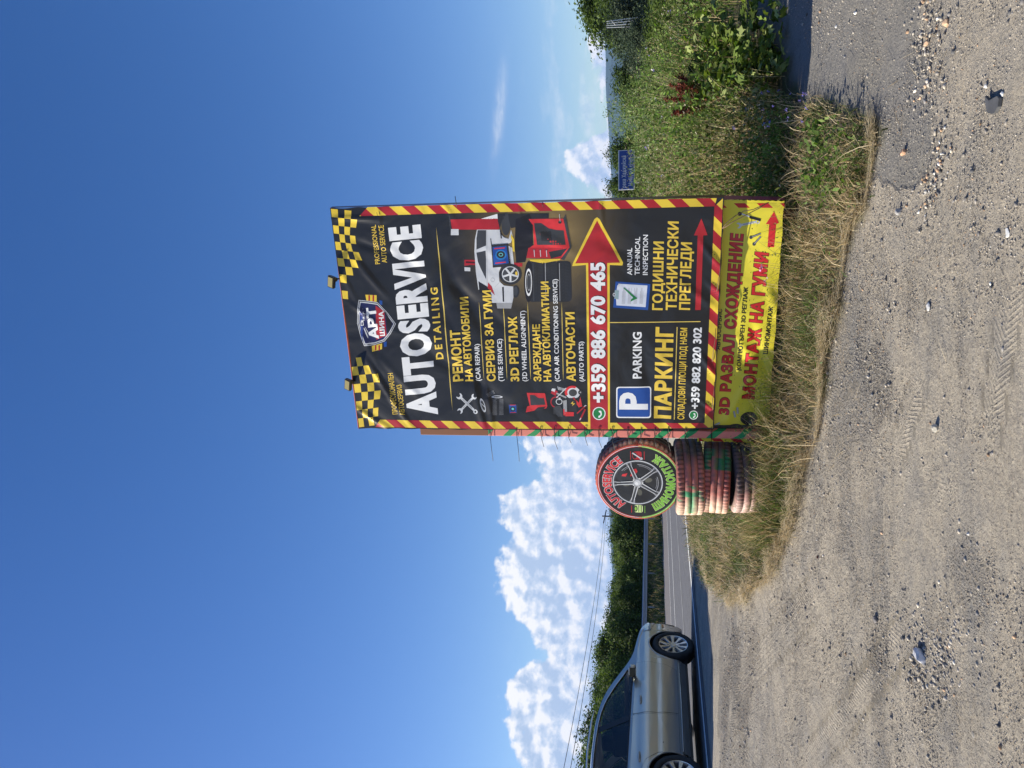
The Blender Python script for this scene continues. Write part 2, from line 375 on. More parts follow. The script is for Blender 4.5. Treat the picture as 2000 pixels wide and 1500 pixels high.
soil = mixc(mr(fine, .3, .7), (.075, .062, .040), (.17, .14, .09))
soil = mixc(mr(mid, .4, .65), soil, (.10, .11, .045))
c2 = mixc(sp.outputs[0], c1, soil)
nt.links.new(c2, p.inputs['Base Color'])
# relief: pebbles, grit and the treads pressed into the dust
trk = N('ShaderNodeAttribute'); trk.attribute_name = 'track'; st_ = N('ShaderNodeSeparateXYZ'); nt.links.new(trk.outputs['Vector'], st_.inputs[0])
ph = mth('SINE', mth('MULTIPLY', mth('ADD', st_.outputs[0], mth('MULTIPLY', mth('ABSOLUTE', st_.outputs[1]), .8)), 210))
rib = mth('SINE', mth('MULTIPLY', st_.outputs[1], 150))
tread = mth('MULTIPLY', mth('ADD', mth('MAXIMUM', ph, -.2), mth('MULTIPLY', rib, .35)), st_.outputs[2])
sparse = mth('MULTIPLY', mr(vor2.outputs['Distance'], 0, .30, 1, 0), mth('GREATER_THAN', mth('ADD', mid, mth('MULTIPLY', fine, .5)), .80)); sp2 = mth('MULTIPLY', mr(vorn.outputs['Distance'], 0, .35, 1, 0), mth('GREATER_THAN', fine, .52))
h = mth('ADD', mth('MULTIPLY', fine, .62), mth('MULTIPLY', grit, .12))
h = mth('ADD', h, mth('MULTIPLY', mth('MULTIPLY', mr(vorn.outputs['Distance'], 0, .45, 1, 0), gmask), .40))
h = mth('ADD', h, mth('MULTIPLY', mth('MULTIPLY', mr(vor2.outputs['Distance'], 0, .38, 1, 0), mr(gm, .45, .8)), .5))
h = mth('ADD', h, mth('ADD', mth('MULTIPLY', mid, 1.0), mth('ADD', mth('MULTIPLY', str1, 2.0), mth('MULTIPLY', str2, .8)))); h = mth('ADD', h, mth('ADD', mth('MULTIPLY', sparse, .35), mth('MULTIPLY', sp2, .22)))
h = mth('ADD', mth('MULTIPLY', h, mth('SUBTRACT', 1, mth('MULTIPLY', am, .28))), mth('MULTIPLY', tread, .13))
bp = N('ShaderNodeBump'); bp.inputs['Strength'].default_value = 1.0; bp.inputs['Distance'].default_value = .030
nt.links.new(h, bp.inputs['Height']); nt.links.new(bp.outputs[0], p.inputs['Normal'])

gme = np_mesh('ground', np.stack([GX, GY, GZ], -1).reshape(-1, 3), Fq, m_ground, mask, True)
# tyre tracks: distance along and across each path, fading at its sides
TR = [([(1790, 690), (1795, 760), (1775, 810), (1762, 860), (1740, 905)], .11), ([(1560, 1510), (1640, 1420), (1700, 1330), (1780, 1220)], .12),
      ([(1500, 1560), (1430, 1440), (1445, 1340), (1520, 1250), (1600, 1150)], .16), ([(1420, 1560), (1400, 1440), (1398, 1320), (1410, 1240)], .16),
      ([(1600, 830), (1640, 760), (1690, 690)], .10), ([(1830, 880), (1850, 960), (1845, 1010)], .10), ([(1690, 1210), (1700, 1290), (1650, 1400)], .11), ([(1990, 500), (1940, 800), (1930, 900)], .11)]
tv = np.zeros((GX.size, 3)); FX = GX.ravel(); FY = GY.ravel(); sel = np.where((np.abs(FX) < 6) & (FY > 2) & (FY < 13))[0]
for pts_, wd in TR:
    P3 = [G(*p_) for p_ in pts_]; fineP = []
    for i in range(len(P3) - 1):
        for t in np.linspace(0, 1, 12, endpoint=False): fineP.append(P3[i].lerp(P3[i + 1], t))
    fineP.append(P3[-1]); A = np.array([(v.x, v.y) for v in fineP]); L = 0
    bd = np.full(len(sel), 9.); ba = np.zeros(len(sel)); bs = np.zeros(len(sel)); X = FX[sel]; Y = FY[sel]
    for i in range(len(A) - 1):
        d = A[i + 1] - A[i]; l = np.hypot(*d); d = d / l; rx, ry = X - A[i, 0], Y - A[i, 1]; t = np.clip(rx * d[0] + ry * d[1], 0, l)
        cx, cy = rx - t * d[0], ry - t * d[1]; dist = np.hypot(cx, cy); s_ = dist < bd
        bd = np.where(s_, dist, bd); ba = np.where(s_, L + t, ba); bs = np.where(s_, np.sign(cx * d[1] - cy * d[0]) * dist, bs); L += l
    w = sstep(wd * 1.1, wd * .8, bd) * sstep(0, .25, ba) * sstep(0, .25, L - ba)
    use = w > tv[sel, 2]; k = sel[use]; tv[k, 0] = ba[use]; tv[k, 1] = bs[use]; tv[k, 2] = w[use]
at_ = gme.attributes.new('track', 'FLOAT_VECTOR', 'POINT'); at_.data.foreach_set('vector', tv.astype(np.float32).ravel())
ground = link('ground', gme); tag(ground, kind='structure')

# ------------------------------------------------------------------ road, markings, hills
m_road = mat('road_asphalt', (.105, .105, .112), .85, spec=.3, noise=.25, nscale=6, bump=.004, bscale=120)
m_road_far = mat('road_asphalt_old', (.135, .125, .125), .85, spec=.3, noise=.2, nscale=5)
m_line = mat('road_paint', (.72, .72, .70), .7, noise=.25, nscale=12)
m_seam = mat('asphalt_seam', (.20, .20, .20), .85, noise=.4, nscale=3)
def strip(name, q0, q1, a0, a1, z, m, step=2.0, kind='structure', wob=0):
    b = MB(); n = int((a1 - a0) / step); vs = []
    for i in range(n + 1):
        a = a0 + (a1 - a0) * i / n; w_ = wob * (random.random() - .5)
        for q in (q0 + w_, q1 + w_): v = along(q, a); vs.append((v.x, v.y, z))
    b.add(vs, [(2 * i, 2 * i + 1, 2 * i + 3, 2 * i + 2) for i in range(n)])
    o = b.build(name, m); tag(o, kind=kind); return o
strip('road', -17.3, .35, -60, 420, .004, m_road, 4)
strip('road_far_lane', -17.3, -9.7, -60, 420, .008, m_road_far, 4)
for i, (q, w_) in enumerate([(0, .15), (-6.4, .14), (-9.5, .14), (-17.0, .16)]):
    strip('road_marking', q - w_ / 2, q + w_ / 2, -60, 420, .012, m_line, 3)
strip('road_marking', -2.95, -2.75, -60, 420, .009, m_seam, 2, wob=.05)

m_hill = mat('wooded_hill', (.035, .062, .05), .95, spec=.1, noise=.5, nscale=.012)
def ridge(name, azs, els, D, depth, m):
    b = MB(); n = 120; cols = 7; vs = []
    for i in range(n + 1):
        a = azs[0] + (azs[-1] - azs[0]) * i / n
        e_ = float(np.interp(a, azs, els)); e_ += .10 * (fbm(np.array(a * .9 + 3), np.array(4.0 + D * .01)) - .5)
        for j in range(cols):
            t = j / (cols - 1); rr = D + depth * (t - .5) * 2; hh = D * math.tan(R(e_)) * math.sin(math.pi * min(1, t * 1.0)) ** .8
            hh *= 1 + .10 * (float(fbm(np.array(a * 2.3 + j), np.array(j * 3.1))) - .5) if 0 < j < cols - 1 and j != 3 else 1
            vs.append((rr * math.sin(R(a)), rr * math.cos(R(a)), -8 + hh + (8 + CAM_H) * (j == 3)))
    fs = [(i * cols + j, (i + 1) * cols + j, (i + 1) * cols + j + 1, i * cols + j + 1) for i in range(n) for j in range(cols - 1)]
    b.add(vs, fs); o = b.build(name, m, smooth=True); tag(o, kind='structure'); return o
ridge('hill', [-75, -40, -20, -10.5, -8, -5, 0, 5, 10, 13, 16, 18.5, 21, 23.5, 27, 40, 75], [2.2, 2.4, 2.5, 3.05, 3.2, 3.3, 3.0, 2.8, 2.75, 2.85, 2.95, 3.1, 3.2, 3.15, 3.3, 2.7, 2.2], 5200, 1100, m_hill)
ridge('hill', [-75, -40, -10, 0, 12, 16, 20, 24, 40, 75], [1.4, 1.6, 1.9, 1.5, 1.5, 1.9, 2.3, 2.6, 2.0, 1.4], 3400, 600, m_hill)
# ------------------------------------------------------------------ the billboard
BL = Vector((-.375, 6.6, 0)); BR = Vector((1.385, 5.9, 0))
SX = (BR - BL).normalized(); NRM = Vector((SX.y, -SX.x, 0))          # NRM looks at the yard
if NRM.y > 0: NRM = -NRM
BZ0 = .18
def px_plane(px, py, off=0.0):
    d = ray(px, py); o = np.array((0, 0, CAM_H)); n = np.array(NRM); P0 = np.array(BL) + n * off
    t = ((P0 - o) @ n) / (d @ n); w = o + d * t - P0
    return (float(w @ np.array(SX)), float(w[2] - BZ0))
FOLDS = []           # (s0,t0,s1,t1,amp,sigma)
for a, b, amp, sg in [((718, 711), (795, 815), .0075, .022), ((699, 505), (752, 575), .006, .026), ((690, 600), (735, 640), .005, .022), ((672, 545), (700, 590), .0045, .02),
                      ((712, 655), (745, 725), .004, .03), ((780, 480), (880, 640), -.005, .05), ((868, 505), (950, 660), -.006, .055), ((880, 560), (1000, 640), -.004, .05), ((915, 700), (950, 835), .006, .028),
                      ((950, 760), (958, 838), .005, .022), ((700, 795), (760, 838), .005, .022), ((655, 430), (740, 432), .004, .02), ((800, 660), (1000, 800), -.005, .06), ((1255, 690), (1300, 840), -.004, .05),
                      ((1166, 395), (1172, 432), .005, .014), ((1180, 470), (1290, 520), -.004, .06), ((1005, 395), (1010, 420), .004, .014), ((860, 400), (880, 425), .004, .016),
                      ((735, 405), (738, 440), .005, .014), ((740, 700), (820, 770), .003, .03), ((1330, 560), (1395, 600), .004, .03), ((700, 470), (760, 500), -.005, .03), ((1290, 700), (1370, 760), .004, .045),
                      ((1010, 610), (1080, 690), .003, .04), ((1040, 450), (1120, 500), .003, .04), ((1370, 700), (1396, 730), .006, .02), ((1380, 480), (1412, 520), .006, .02), ((1385, 560), (1408, 580), .006, .018), ((1372, 780), (1394, 800), .006, .018)]:
    s0, t0 = px_plane(*a); s1, t1 = px_plane(*b); FOLDS.append((s0, t0, s1, t1, amp * 2.1, sg))
def disp_up(s, t):
    s = np.asarray(s, float); t = np.asarray(t, float)
    z = .010 * np.sin(1.7 * s + 1.1 * t) + .004 * np.sin(3.1 * t - 2 * s + 1) + .003 * np.sin(5.1 * s + 4 * t)
    for s0, t0, s1, t1, a, sg in FOLDS:
        dx, dy = s1 - s0, t1 - t0; L = math.hypot(dx, dy); dx /= L; dy /= L
        u_ = (s - s0) * dx + (t - t0) * dy; v_ = -(s - s0) * dy + (t - t0) * dx
        v_ = v_ + .02 * np.sin(u_ * 5 + s0 * 9)
        z = z + a * np.exp(-(v_ / sg) ** 2) / (1 + np.exp(-(u_ + .02) / .03)) / (1 + np.exp((u_ - L) / .05))
    return z
LF = []
for a, b, amp, sg in [((1400, 700), (1500, 760), .012, .035), ((1440, 660), (1480, 720), .01, .03), ((1470, 640), (1500, 740), -.01, .03), ((1420, 830), (1470, 740), .01, .03), ((1500, 560), (1530, 640), .01, .03), ((1480, 800), (1450, 860), -.008, .03)]:
    s0, t0 = px_plane(*a); s1, t1 = px_plane(*b); LF.append((s0, t0, s1, t1, amp, sg))
def disp_lo(s, t):
    s = np.asarray(s, float); t = np.asarray(t, float)
    z = .012 * np.sin(3.3 * s + 6 * t) + .007 * np.sin(7 * s - 5 * t)
    for s0, t0, s1, t1, a, sg in LF:
        dx, dy = s1 - s0, t1 - t0; L = math.hypot(dx, dy); dx /= L; dy /= L
        u_ = (s - s0) * dx + (t - t0) * dy; v_ = -(s - s0) * dy + (t - t0) * dx
        z = z + a * np.exp(-(v_ / sg) ** 2) / (1 + np.exp(-(u_) / .03)) / (1 + np.exp((u_ - L) / .05))
    return z
class Surf:
    def __init__(s, off, disp): s.off = off; s.disp = disp
    def st(s, px, py): return px_plane(px, py, s.off)
    def xyz(s, a, lift):
        S_, T_ = a[:, 0], a[:, 1]; k = s.off + s.disp(S_, T_) + lift
        base = np.array(BL) + np.outer(S_, np.array(SX)) + np.outer(k, np.array(NRM)); base[:, 2] = BZ0 + T_
        return base
UP = Surf(0.0, disp_up); LO = Surf(-.075, disp_lo)

fcur = bpy.data.curves.new('scratch', 'FONT'); fobj = bpy.data.objects.new('scratch', fcur); COL.objects.link(fobj)
def text_mesh(body, weight=0.0, space=1.0):
    fcur.body = body; fcur.offset = 0; fcur.space_character = space; fcur.resolution_u = 3; fcur.align_x = 'LEFT'; fcur.fill_mode = 'NONE'
    bpy.context.view_layer.update()
    me = bpy.data.meshes.new_from_object(fobj); P = [(v.co.x, v.co.y) for v in me.vertices]; nb = {}
    for e in me.edges: nb.setdefault(e.vertices[0], []).append(e.vertices[1]); nb.setdefault(e.vertices[1], []).append(e.vertices[0])
    for e in me.edges: pass
    bpy.data.meshes.remove(me); seen = set(); loops = []
    for v0 in sorted(nb):
        if v0 in seen: continue
        lp = [v0]; seen.add(v0); cur = v0
        while True:
            nx_ = [w for w in nb[cur] if w not in seen]
            if not nx_: break
            cur = min(nx_) if len(lp) == 1 else nx_[0]; lp.append(cur); seen.add(cur)
        if len(lp) > 2: loops.append(np.array([P[i] for i in lp]))
    if weight:
        ar = [.5 * float((L[:, 0] * np.roll(L[:, 1], -1) - np.roll(L[:, 0], -1) * L[:, 1]).sum()) for L in loops]; bx_ = [(L[:, 0].min(), L[:, 0].max()) for L in loops]
        for gi, L in enumerate(loops):
            area = .5 * float((L[:, 0] * np.roll(L[:, 1], -1) - np.roll(L[:, 0], -1) * L[:, 1]).sum())
            keep = [k for k in range(len(L)) if np.hypot(*(L[k] - L[k - 1])) > 1e-5]; L = L[keep]
            d1 = L - np.roll(L, 1, 0); d2 = np.roll(L, -1, 0) - L; d1 /= np.hypot(d1[:, 0], d1[:, 1])[:, None]; d2 /= np.hypot(d2[:, 0], d2[:, 1])[:, None]
            big_ = max((k for k in range(len(loops)) if bx_[k][0] <= (bx_[gi][0] + bx_[gi][1]) / 2 <= bx_[k][1]), key=lambda k: abs(ar[k])); sg = 1 if ar[big_] > 0 else -1; n1 = np.stack([d1[:, 1], -d1[:, 0]], 1) * sg; n2 = np.stack([d2[:, 1], -d2[:, 0]], 1) * sg
            m_ = n1 + n2; k_ = np.maximum((m_ * n1).sum(1), .55); loops[gi] = L + m_ / k_[:, None] * weight
    boxes = [(l[:, 0].min(), l[:, 0].max()) for l in loops]; order = sorted(range(len(loops)), key=lambda i: boxes[i][0]); groups = []
    for i in order:                                # loops of one letter overlap in x
        if groups and boxes[i][0] < groups[-1][1] - 1e-4: groups[-1][0].append(i); groups[-1][1] = max(groups[-1][1], boxes[i][1])
        else: groups.append([[i], boxes[i][1]])
    V = []; Fc = []
    for g, _ in groups:
        pts = []; eds = []
        for i in g:
            b = len(pts); n = len(loops[i]); pts += [Vector(q) for q in loops[i]]; eds += [(b + k, b + (k + 1) % n) for k in range(n)]
        vs, es, fs, _a, _b, _c = geometry.delaunay_2d_cdt(pts, eds, [], 0, 1e-5)
        for t in fs:
            c = sum((vs[k] for k in t), Vector((0, 0))) / len(t); w = 0
            for i in g:
                L = loops[i]; x1, y1 = L[:, 0], L[:, 1]; x2, y2 = np.roll(x1, -1), np.roll(y1, -1)
                lf = (x2 - x1) * (c.y - y1) - (c.x - x1) * (y2 - y1)
                w += int(((y1 <= c.y) & (y2 > c.y) & (lf > 0)).sum()) - int(((y1 > c.y) & (y2 <= c.y) & (lf < 0)).sum())
            if w != 0: Fc.append(tuple(len(V) + k for k in t))
        V += [(q.x, q.y) for q in vs]
    return np.array(V), Fc
CAPH = text_mesh('H')[0][:, 1].max()
class Prt:
    """flat print on a sheet: inks are cut along the sheet's grid so that they follow its folds"""
    def __init__(s, surf, grid=.02, l0=.0007, dl=.00028): s.surf = surf; s.items = []; s.grid = grid; s.l0 = l0; s.dl = dl; s.mats = []
    def mi(s, m):
        if m not in s.mats: s.mats.append(m)
        return s.mats.index(m)
    def raw(s, v, f, m, layer): s.items.append((np.asarray(v, float), f, s.mi(m), layer)); return s
    def poly(s, pts, m, layer=0):
        v = [s.surf.st(*p_) for p_ in pts]; f = geometry.tessellate_polygon([[Vector((a, b, 0)) for a, b in v]])
        return s.raw(v, [tuple(t) for t in f], m, layer)
    def line(s, a, b, w, m, layer=0, taper=False):
        a = np.array(a, float); b = np.array(b, float); d = b - a; n = np.array((-d[1], d[0])) / np.hypot(*d) * w / 2
        if taper: mid = (a + b) / 2; return s.poly([a, a + .12 * d + n * .8, mid + n, b - .12 * d + n * .8, b, b - .12 * d - n * .8, mid - n, a + .12 * d - n * .8], m, layer)
        return s.poly([a + n, b + n, b - n, a - n], m, layer)
    def ell(s, c, rx, ry, m, layer=0, rot=0, n=28, a0=0, a1=360):
        pts = []; full = (a1 - a0) >= 360
        for i in range(n if full else n + 1):
            t = R(a0 + (a1 - a0) * i / n); x, y = rx * math.cos(t), ry * math.sin(t); r_ = R(rot)
            pts.append((c[0] + x * math.cos(r_) - y * math.sin(r_), c[1] + x * math.sin(r_) + y * math.cos(r_)))
        return s.poly(pts, m, layer)
    def ring(s, c, rx, ry, w, m, layer=0, rot=0, a0=0, a1=360, n=30):
        o_, i_ = [], []
        for i in range(n + 1):
            t = R(a0 + (a1 - a0) * i / n); r_ = R(rot)
            for L_, k in ((o_, 0), (i_, w)):
                x, y = (rx - k) * math.cos(t), (ry - k * ry / rx) * math.sin(t)
                L_.append((c[0] + x * math.cos(r_) - y * math.sin(r_), c[1] + x * math.sin(r_) + y * math.cos(r_)))
        v = [s.surf.st(*p_) for p_ in o_ + i_]; f = []
        for i in range(n): f += [(i, i + 1, n + 1 + i), (i + 1, n + 2 + i, n + 1 + i)]
        return s.raw(v, f, m, layer)
    def text(s, body, L, Rr, cap, m, weight=.012, layer=1, space=1.0, capR=None, shift=(0, 0)):
        v, f = text_mesh(body, weight, space); x0, x1 = v[:, 0].min(), v[:, 0].max()
        L = np.array(L, float) + shift; Rr = np.array(Rr, float) + shift; d = Rr - L; n = np.array((d[1], -d[0])) / np.hypot(*d)
        if n[0] > 0: n = -n
        out = []
        for x, y in v:
            a = (x - x0) / (x1 - x0); c = (cap if capR is None else cap + (capR - cap) * a); p_ = L + d * a + n * (y / CAPH) * c
            out.append(s.surf.st(*p_))
        return s.raw(out, f, m, layer)
    def build(s, name, parent):
        bm_ = bmesh.new()
        for v, f, mi_, lay in s.items:
            bv = [bm_.verts.new((a, b, s.l0 + lay * s.dl)) for a, b in v]
            for t in f:
                if len(set(t)) < 3: continue
                try: fc = bm_.faces.new([bv[i] for i in t]); fc.material_index = mi_
                except ValueError: pass
        g = s.grid; co = np.array([v.co[:2] for v in bm_.verts])
        for ax in (0, 1):
            k0 = math.floor(co[:, ax].min() / g) + 1; k1 = math.ceil(co[:, ax].max() / g)
            for k in range(k0, k1):
                pc = [0, 0, 0]; pn = [0, 0, 0]; pc[ax] = k * g; pn[ax] = 1
                bmesh.ops.bisect_plane(bm_, geom=bm_.verts[:] + bm_.edges[:] + bm_.faces[:], dist=1e-6, plane_co=pc, plane_no=pn)
        loose = [v for v in bm_.verts if not v.link_faces]; bmesh.ops.delete(bm_, geom=loose, context='VERTS')
        bmesh.ops.triangulate(bm_, faces=bm_.faces[:])
        A = np.array([v.co[:] for v in bm_.verts]); xyz = s.surf.xyz(A[:, :2], A[:, 2]); off = wloc(parent)
        for v, q in zip(bm_.verts, xyz): v.co = Vector(q) - off
        bm_.normal_update()
        for fc in bm_.faces:
            if fc.normal.dot(NRM) < 0: fc.normal_flip()
            fc.smooth = True
        me = bpy.data.meshes.new(name); bm_.to_mesh(me); bm_.free()
        for m in s.mats: me.materials.append(m)
        return link(name, me, parent)
v_ = lambda n, c, r=.34: vinyl(n, c, r)[0]
V_black = v_('vinyl_black', (.010, .011, .014)); V_white = v_('vinyl_white', (.78, .80, .82)); V_yel = v_('vinyl_yellow', S(225, 195, 60))
V_red = v_('vinyl_red', S(168, 32, 42)); V_gold = v_('vinyl_gold', S(222, 190, 70)); V_line = v_('vinyl_gold_line', S(215, 190, 95)); V_blue = v_('vinyl_blue', S(28, 74, 152))
V_green = v_('vinyl_green', S(24, 122, 62)); V_grey = v_('vinyl_grey', S(150, 152, 156)); V_lgrey = v_('vinyl_light_grey', S(196, 200, 206)); V_dgrey = v_('vinyl_dark_grey', S(58, 60, 64))
V_navy = v_('vinyl_navy', S(24, 28, 78)); V_lred = v_('vinyl_light_red', S(205, 48, 52)); V_dred = v_('vinyl_dark_red', S(70, 10, 16)); V_cyan = v_('vinyl_cyan', S(40, 120, 190)); V_teal = v_('vinyl_teal', S(110, 200, 200))
V_tyre = v_('vinyl_tyre', S(40, 40, 43)); V_lyel = v_('vinyl_bright_yellow', S(228, 214, 62)); V_cred = v_('vinyl_signal_red', S(205, 40, 45)); V_paper = v_('vinyl_paper', S(205, 212, 225)); V_shadow = v_('vinyl_print_black', (.01, .008, .01))

# sheet inks: black with the printed golden glow; yellow and red hazard stripes
m_sheet, nt, p, mm = vinyl('banner_print_background', (.011, .012, .015))
uvn = nt.nodes.new('ShaderNodeUVMap'); uvn.uv_map = 'sheet'
gs, gt = px_plane(1055, 470); mp = nt.nodes.new('ShaderNodeMapping'); mp.inputs['Location'].default_value = (-gs / .85, -gt / .80, 0); mp.inputs['Scale'].default_value = (1 / .85, 1 / .80, 1)
nt.links.new(uvn.outputs[0], mp.inputs[0]); gr = nt.nodes.new('ShaderNodeTexGradient'); gr.gradient_type = 'QUADRATIC_SPHERE'; nt.links.new(mp.outputs[0], gr.inputs[0])
rmp = nt.nodes.new('ShaderNodeValToRGB'); nt.links.new(gr.outputs[0], rmp.inputs[0]); rmp.color_ramp.elements[0].color = (.011, .012, .015, 1); rmp.color_ramp.elements[1].color = (.24, .17, .065, 1); rmp.color_ramp.elements[1].position = .62
nt.links.new(rmp.outputs[0], mm.inputs[6])
def stripe_mat(name, c1, c2, period, phase):
    m, nt, p, mm = vinyl(name, c1); u = nt.nodes.new('ShaderNodeUVMap'); u.uv_map = 'sheet'; sx = nt.nodes.new('ShaderNodeSeparateXYZ'); nt.links.new(u.outputs[0], sx.inputs[0])
    a = nt.nodes.new('ShaderNodeMath'); a.operation = 'SUBTRACT'; nt.links.new(sx.outputs[1], a.inputs[0]); nt.links.new(sx.outputs[0], a.inputs[1])
    b = nt.nodes.new('ShaderNodeMath'); b.operation = 'MULTIPLY_ADD'; nt.links.new(a.outputs[0], b.inputs[0]); b.inputs[1].default_value = 1 / period; b.inputs[2].default_value = phase
    f = nt.nodes.new('ShaderNodeMath'); f.operation = 'FRACT'; nt.links.new(b.outputs[0], f.inputs[0])
    g = nt.nodes.new('ShaderNodeMath'); g.operation = 'GREATER_THAN'; nt.links.new(f.outputs[0], g.inputs[0]); g.inputs[1].default_value = .5
    x = nt.nodes.new('ShaderNodeMix'); x.data_type = 'RGBA'; nt.links.new(g.outputs[0], x.inputs[0]); x.inputs[6].default_value = (*c1, 1); x.inputs[7].default_value = (*c2, 1)
    nt.links.new(x.outputs[2], mm.inputs[6]); return m
m_stripe = stripe_mat('banner_hazard_stripes', S(228, 198, 62), S(165, 30, 42), .205, .35)
m_stripe2 = stripe_mat('lower_banner_stripes', S(228, 214, 62), S(190, 34, 42), .16, .1)

bill = thing('billboard', 'tall black auto service billboard with checkered corners, yellow lettering and red striped borders', 'billboard', (float(BL.x + .9), float((BL.y + BR.y) / 2), -.35))
def sheet(name, surf, corners, border, dens, lift0, edgew=.0, ragged=0.0):
    """corner px: TL, TR, BR, BL; border = widths px->metres strips; the mesh carries st as uv"""
    TL, TR, BRc, BLc = [np.array(surf.st(*c)) for c in corners]
    n_s = int(np.hypot(*(TR - TL)) / dens); n_t = int(np.hypot(*(BLc - TL)) / dens)
    a, b = np.meshgrid(np.linspace(0, 1, n_s + 1), np.linspace(0, 1, n_t + 1), indexing='ij')
    st = (TL[None] * ((1 - a) * (1 - b)).reshape(-1, 1) + TR[None] * (a * (1 - b)).reshape(-1, 1) + BRc[None] * (a * b).reshape(-1, 1) + BLc[None] * ((1 - a) * b).reshape(-1, 1))
    af, bf = a.ravel(), b.ravel()
    # scalloped free edges between the eyelets
    if ragged:
        w = np.exp(-np.minimum(af, 1 - af) * 40); sgn = np.where(af < .5, 1, -1)
        st[:, 0] += sgn * w * ragged * (.5 - .5 * np.cos(bf * 2 * math.pi * 13)); st[:, 1] += np.exp(-(1 - bf) * 50) * ragged * (.5 - .5 * np.cos(af * 2 * math.pi * 8))
    xyz = surf.xyz(st, lift0)
    idx = np.arange((n_s + 1) * (n_t + 1)).reshape(n_s + 1, n_t + 1)
    return st, xyz, idx, (n_s, n_t)
UPC = [(700, 838), (645, 406), (1415, 385), (1395, 838)]
st, xyz, idx, (ns_, nt_) = sheet('s', UP, UPC, None, .0155, 0, ragged=.007)
Fs = np.stack([idx[:-1, :-1], idx[:-1, 1:], idx[1:, 1:], idx[1:, :-1]], -1).reshape(-1, 4)
bme = np_mesh('banner', xyz - np.array(bill.location), Fs, m_sheet, smooth=True)
uvl = bme.uv_layers.new(name='sheet'); uvl.data.foreach_set('uv', st[Fs.ravel()].astype(np.float32).ravel())
banner = link('banner', bme, bill); banner['label'] = 'black upper sheet printed with a list of garage services'
def st_mesh(name, surf, quads, m, parent, lift, dens=.0155):
    """quads in (s,t) laid on the sheet, finely cut, carrying st as uv"""
    V = []; Fq_ = []; base = 0; ST = []
    for q in quads:
        q = [np.array(c) for c in q]; n1 = max(1, int(max(np.hypot(*(q[1] - q[0])), np.hypot(*(q[2] - q[3]))) / dens)); n2 = max(1, int(max(np.hypot(*(q[3] - q[0])), np.hypot(*(q[2] - q[1]))) / dens))
        a, b = np.meshgrid(np.linspace(0, 1, n1 + 1), np.linspace(0, 1, n2 + 1), indexing='ij'); a = a.reshape(-1, 1); b = b.reshape(-1, 1)
        s_ = q[0] * (1 - a) * (1 - b) + q[1] * a * (1 - b) + q[2] * a * b + q[3] * (1 - a) * b; ST.append(s_)
        i_ = np.arange((n1 + 1) * (n2 + 1)).reshape(n1 + 1, n2 + 1) + base; base += i_.size
        Fq_.append(np.stack([i_[:-1, :-1], i_[1:, :-1], i_[1:, 1:], i_[:-1, 1:]], -1).reshape(-1, 4))
    ST = np.vstack(ST); Fq_ = np.vstack(Fq_); X = surf.xyz(ST, lift)
    me = np_mesh(name, X - np.array(wloc(parent)), Fq_, m, smooth=True); ul = me.uv_layers.new(name='sheet'); ul.data.foreach_set('uv', ST[Fq_.ravel()].astype(np.float32).ravel())
    return link(name, me, parent)
P_ = lambda *pts: [px_plane(*c) for c in pts]
# hazard borders: right, left (two runs, the phone band crosses), bottom
st_mesh('striped_border', UP, [P_((718, 404.5), (1400, 387), (1396, 403), (702, 422))], m_stripe, banner, .0006)
st_mesh('striped_border', UP, [P_((742, 820), (1151, 824), (1151, 837.5), (733, 834.5))], m_stripe, banner, .0006)
st_mesh('striped_border', UP, [P_((1191, 825), (1376, 825.5), (1392, 834.5), (1191, 837.5))], m_stripe, banner, .0006)
st_mesh('striped_border', UP, [P_((1395.5, 403), (1412, 387.5), (1392, 836), (1376, 825.5))], m_stripe, banner, .0006)

T = Prt(UP)
# checkered flags, waving
def flag(x_at, cols, y0, dy, ph, skip):
    q = Prt(UP)
    for i in range(cols):
        for j in range(4):
            if (i + j) % 2 or (i, j) in skip: continue
            def c(ii, jj): 
                y = y0 + dy * ii + 1.3 * jj * (1 if dy > 0 else -1); return (x_at(y) + jj * 11.6 + 5.0 * math.sin(ii * .75 + ph) * jj / 3, y)
            q.poly([c(i, j), c(i + .5, j), c(i + 1, j), c(i + 1, j + .5), c(i + 1, j + 1), c(i + .5, j + 1), c(i, j + 1), c(i, j + .5)], V_yel, 1)
    o = q.build('checkered_flag', banner)
topx = lambda y: 646.5 + (y - 406) * (55 / 432)
flag(topx, 11, 407.5, 16.0, 2.0, {(7, 3), (8, 2), (9, 3), (10, 2), (9, 1), (10, 0)} - {(10, 0)})
flag(topx, 9, 835, -16.8, 4.2, {(8, 2), (8, 0), (7, 3)})
# shield
q = Prt(UP)
sh = [(711, 676), (703, 655), (697, 632), (697.5, 608), (700, 586), (718, 588), (737, 591), (757, 612), (773, 633), (763, 652), (751, 667), (731, 674)]
cx, cy = 733, 632
sc_ = lambda k, pts=sh: [(cx + (x - cx) * k, cy + (y - cy) * k) for x, y in pts]
for (a, b, c, d, m) in [((713, 576), (735, 577), (735, 590), (715, 588), V_yel), ((726, 676), (746, 671), (746, 682), (727, 687), V_yel)]: q.poly([a, b, c, d], m, 0)
for x in (719, 727): q.poly([(x, 577), (x + 3, 577), (x + 3, 589), (x, 589)], V_red, 1)
for x in (732, 739): q.poly([(x, 675), (x + 3, 674), (x + 3, 684), (x, 685)], V_red, 1)
q.poly([(740, 587), (746, 588), (746, 596), (741, 595)], V_blue, 1); q.poly([(749, 669), (755, 667), (755, 677), (750, 678)], V_blue, 1)
q.poly(sc_(1), V_lgrey, 2); q.poly(sc_(.965), V_shadow, 3); q.poly(sc_(.93), V_lgrey, 4); q.poly(sc_(.88), V_navy, 5)
q.poly([(702, 610), (708, 612), (708, 668), (704, 650)], v_('vinyl_mid_blue', S(50, 70, 140)), 6)
